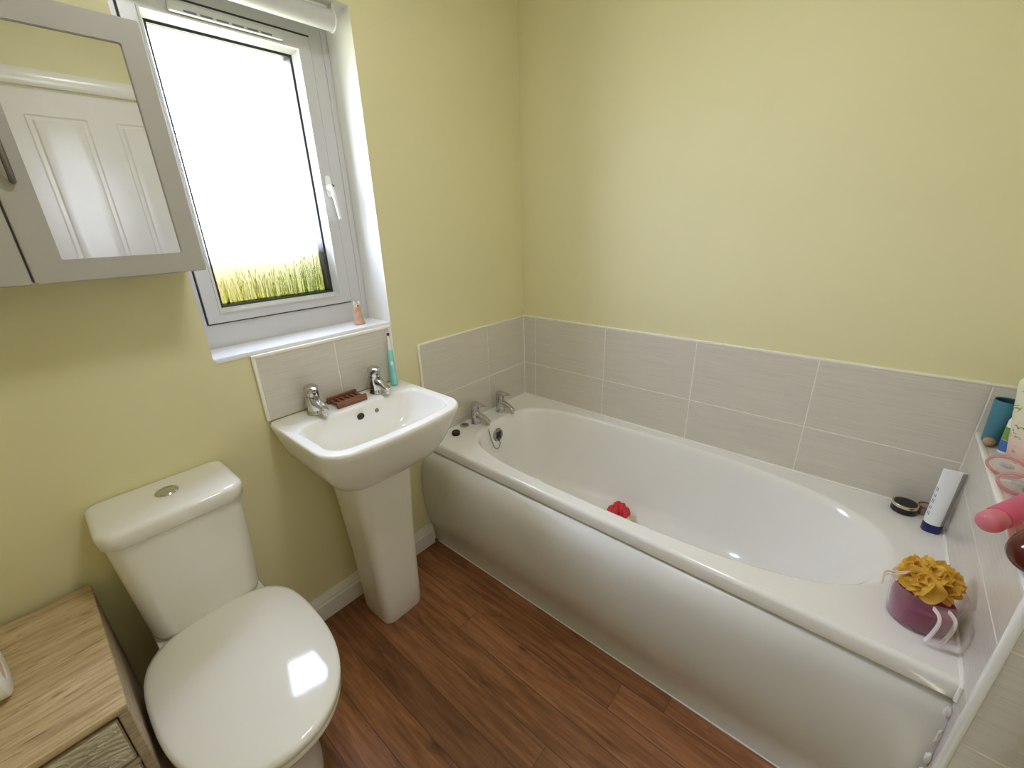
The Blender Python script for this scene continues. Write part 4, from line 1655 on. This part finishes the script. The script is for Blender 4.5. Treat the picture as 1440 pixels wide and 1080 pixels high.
bm = B()
oval(bm, [(0.0, .0145, .0145), (0.003, .016, .016), (0.088, .016, .016), (0.096, .013, .013), (0.100, .009, .009)])
obj('bottle_body', bm, 'whiteplastic', bb, 50)
bm = B()
oval(bm, [(0.006, .0163, .0163), (0.036, .0163, .0163)])
obj('blue_label', bm, 'blue', bb, 50)
bm = B()
oval(bm, [(0.037, .0163, .0163), (0.072, .0163, .0163)])
obj('green_label', bm, 'green', bb, 50)
# leafy pouch standing across the ledge
bm = B()
rings = []
PL0, PR0 = V(1.727, -0.158, ZL), V(1.767, -0.210, ZL)
PL1, PR1 = V(1.692, -0.135, ZL + 0.235), V(1.768, -0.215, ZL + 0.235)
for k in range(21):
    s = k / 20
    a, b = PL0.lerp(PL1, s), PR0.lerp(PR1, s)
    if s > 0.8:
        q_ = ((s - 0.8) / 0.2) ** 2.2
        a = a.lerp(b, 0.42 * q_)
    c, u = (a + b) / 2, (b - a)
    hw = u.length / 2
    u = u.normalized()
    n_ = V(u.y, -u.x, 0)
    thick = 0.013 * (1 - s) ** 0.6 * (0.5 + 0.5 * min(1, s * 6)) + 0.002
    ring = []
    for i in range(40):
        t = 2 * PI * i / 40
        cc, dd = math.cos(t), math.sin(t)
        wr = 0.0016 * math.sin(5 * t + 11 * s) + 0.001 * math.sin(23 * s + 3 * t)
        ring.append(c + u * (hw * math.copysign(abs(cc) ** 0.75, cc)) + n_ * (thick * dd + wr * 0.6))
    rings.append(ring)
loft(bm, rings)
single('leafy_pouch', bm, 'pouch', 'pale pouch with leafy green print standing on the ledge in front of the white bottle', 'pouch', (1.745, -0.178, ZL), ang=60)

# clear goggles with pink rims
gg = thing('swimming_goggles', 'clear plastic goggles with pink rims lying on the ledge', 'goggles', (1.708, -0.33, ZL))
for k, (c, rz) in enumerate(((V(1.704, -0.285, ZL + 0.029), 0.2), (V(1.712, -0.372, ZL + 0.029), 0.5))):
    nrm = V(-0.45, -0.75, 0.55).normalized()
    mm = nrm.to_track_quat('Z', 'Y').to_matrix().to_4x4()
    bm = B()
    lathe(bm, [(0.028, -0.010), (0.030, 0.0), (0.029, 0.008), (0.022, 0.013), (0.0, 0.0145)], c, mm, 32, cap=False, sx=1.15, sy=0.72)
    ln_ = obj('lens', bm, 'clear', gg, 60)
    bm = B()
    pth = [c + mm.to_3x3() @ V(0.030 * 1.15 * math.cos(a), 0.030 * 0.72 * math.sin(a), -0.006) for a in [i * 2 * PI / 28 for i in range(29)]]
    tube(bm, pth, 0.0034, 8)
    obj('rim', bm, 'pinkrim', gg, 60)
    bm = B()
    lathe(bm, [(0.0, 0.012), (0.009, 0.0115), (0.0105, 0.0105)], c + V(0.004, 0, -0.002), mm, 20, cap=False, sx=1.3, sy=0.6)
    obj('lens_mark', bm, 'tubeshade_lensmark', gg, 60)
# clear wrapping under them
bm = B()
from mathutils import noise as mnoise
G = 16
grid = []
for i in range(G + 1):
    row = []
    for j in range(G + 1):
        x = XL + 0.004 + 0.075 * i / G
        y = -0.60 + 0.34 * j / G
        z = ZL + 0.0028 + 0.0045 * abs(mnoise.noise(V(x * 60, y * 40, 1.3)))
        row.append(V(x, y, z))
    grid.append(row)
loft(bm, grid, False, False, close=False)
single('clear_wrapper', bm, 'film', 'crinkled clear plastic wrapper lying flat on the ledge under the pink bottle', 'wrapper', (1.725, -0.36, ZL), ang=180)


def lying(bm, p0, p1, prof, seg=28, sx=1.0, sy=1.0, mi=0):
    d_ = Vector(p1) - Vector(p0)
    mq = d_.normalized().to_track_quat('Z', 'Y').to_matrix().to_4x4()
    lathe(bm, [(r, t * d_.length) for r, t in prof], p0, mq, seg, mi, False, sx, sy)


# pink bottle lying across the ledge
A_, B_ = V(1.640, -0.602, ZL + 0.031), V(1.738, -0.425, ZL + 0.031)
pb = thing('pink_bottle', 'pink clear plastic bottle lying across the ledge, its rounded cap over the bath', 'bottle', (1.70, -0.45, ZL))
bm = B()
lying(bm, A_, B_, [(0.0, 0.20), (0.0215, 0.20), (0.0225, 0.23), (0.0225, 0.90), (0.018, 0.97), (0.0, 1.0)])
obj('bottle_body', bm, 'pink', pb, 50)
bm = B()
lying(bm, A_, B_, [(0.0, 0.0), (0.012, 0.005), (0.019, 0.03), (0.0215, 0.07), (0.0215, 0.135), (0.020, 0.14), (0.020, 0.195), (0.0, 0.195)])
obj('bottle_cap', bm, 'pinkrim', pb, 50)
bm = B()
A2, B2 = V(1.728, -0.315, ZL + 0.024), V(1.762, -0.21, ZL + 0.024)
# dark round-mouthed tube beside it
A3, B3 = V(1.736, -0.372, ZL + 0.022), V(1.757, -0.30, ZL + 0.022)
dt = thing('roll_on_bottle', 'small black ended bottle with chrome ring lying past the end of the pink bottle', 'bottle', tuple(A3))
bm = B()
lying(bm, A3, B3, [(0.0, 0.06), (0.0125, 0.06), (0.0125, 0.0), (0.0155, 0.0), (0.0165, 0.05), (0.0165, 0.15), (0.0, 0.15)])
obj('chrome_ring', bm, 'chrome', dt, 50)
bm = B()
lying(bm, A3, B3, [(0.0, 0.055), (0.0125, 0.05), (0.0125, 0.058)])
obj('mouth', bm, 'black', dt, 50)
bm = B()
lying(bm, A3, B3, [(0.0, 0.155), (0.0155, 0.155), (0.0155, 0.95), (0.012, 1.0), (0.0, 1.0)])
obj('bottle_body', bm, 'black', dt, 50)
# dark red-brown bottle lying at the near end of the ledge
A4, B4 = V(1.674, -0.712, ZL + 0.042), V(1.738, -0.600, ZL + 0.042)
bw = thing('brown_bottle', 'glossy dark red brown bottle lying at the near end of the ledge', 'bottle', (1.70, -0.62, ZL))
bm = B()
lying(bm, A4, B4, [(0.0, 0.0), (0.014, 0.012), (0.026, 0.06), (0.034, 0.15), (0.039, 0.32), (0.039, 0.75), (0.032, 0.88), (0.014, 0.95), (0.014, 1.0), (0.0, 1.0)], 36)
obj('bottle_body', bm, 'brown', bw, 50)
bm = B()
B5 = B4 + (B4 - A4).normalized() * 0.022
lying(bm, B4, B5, [(0.0, 0.0), (0.016, 0.0), (0.016, 0.9), (0.0, 1.0)])
obj('bottle_cap', bm, 'black', bw, 50)

# ------------------------------------------------------------------ unseen lamp, added above the view for soft fill
lp = thing('added_fill_lamp', 'round white lamp added on the ceiling out of view as fill light', 'lamp', (0.95, -1.15, ZC))
bm = B()
lathe(bm, [(0.0, -0.001), (0.165, -0.001), (0.165, -0.035), (0.150, -0.040), (0.148, -0.020), (0.0, -0.020)], (0.95, -1.15, ZC), None, 40, cap=False)
obj('fill_lamp_base', bm, 'whiteplastic', lp)
bm = B()
lathe(bm, [(0.147, -0.030), (0.140, -0.055), (0.110, -0.075), (0.05, -0.086), (0.0, -0.088)], (0.95, -1.15, ZC), None, 40, cap=False)
obj('fill_lamp_diffuser', bm, 'fillglow', lp)
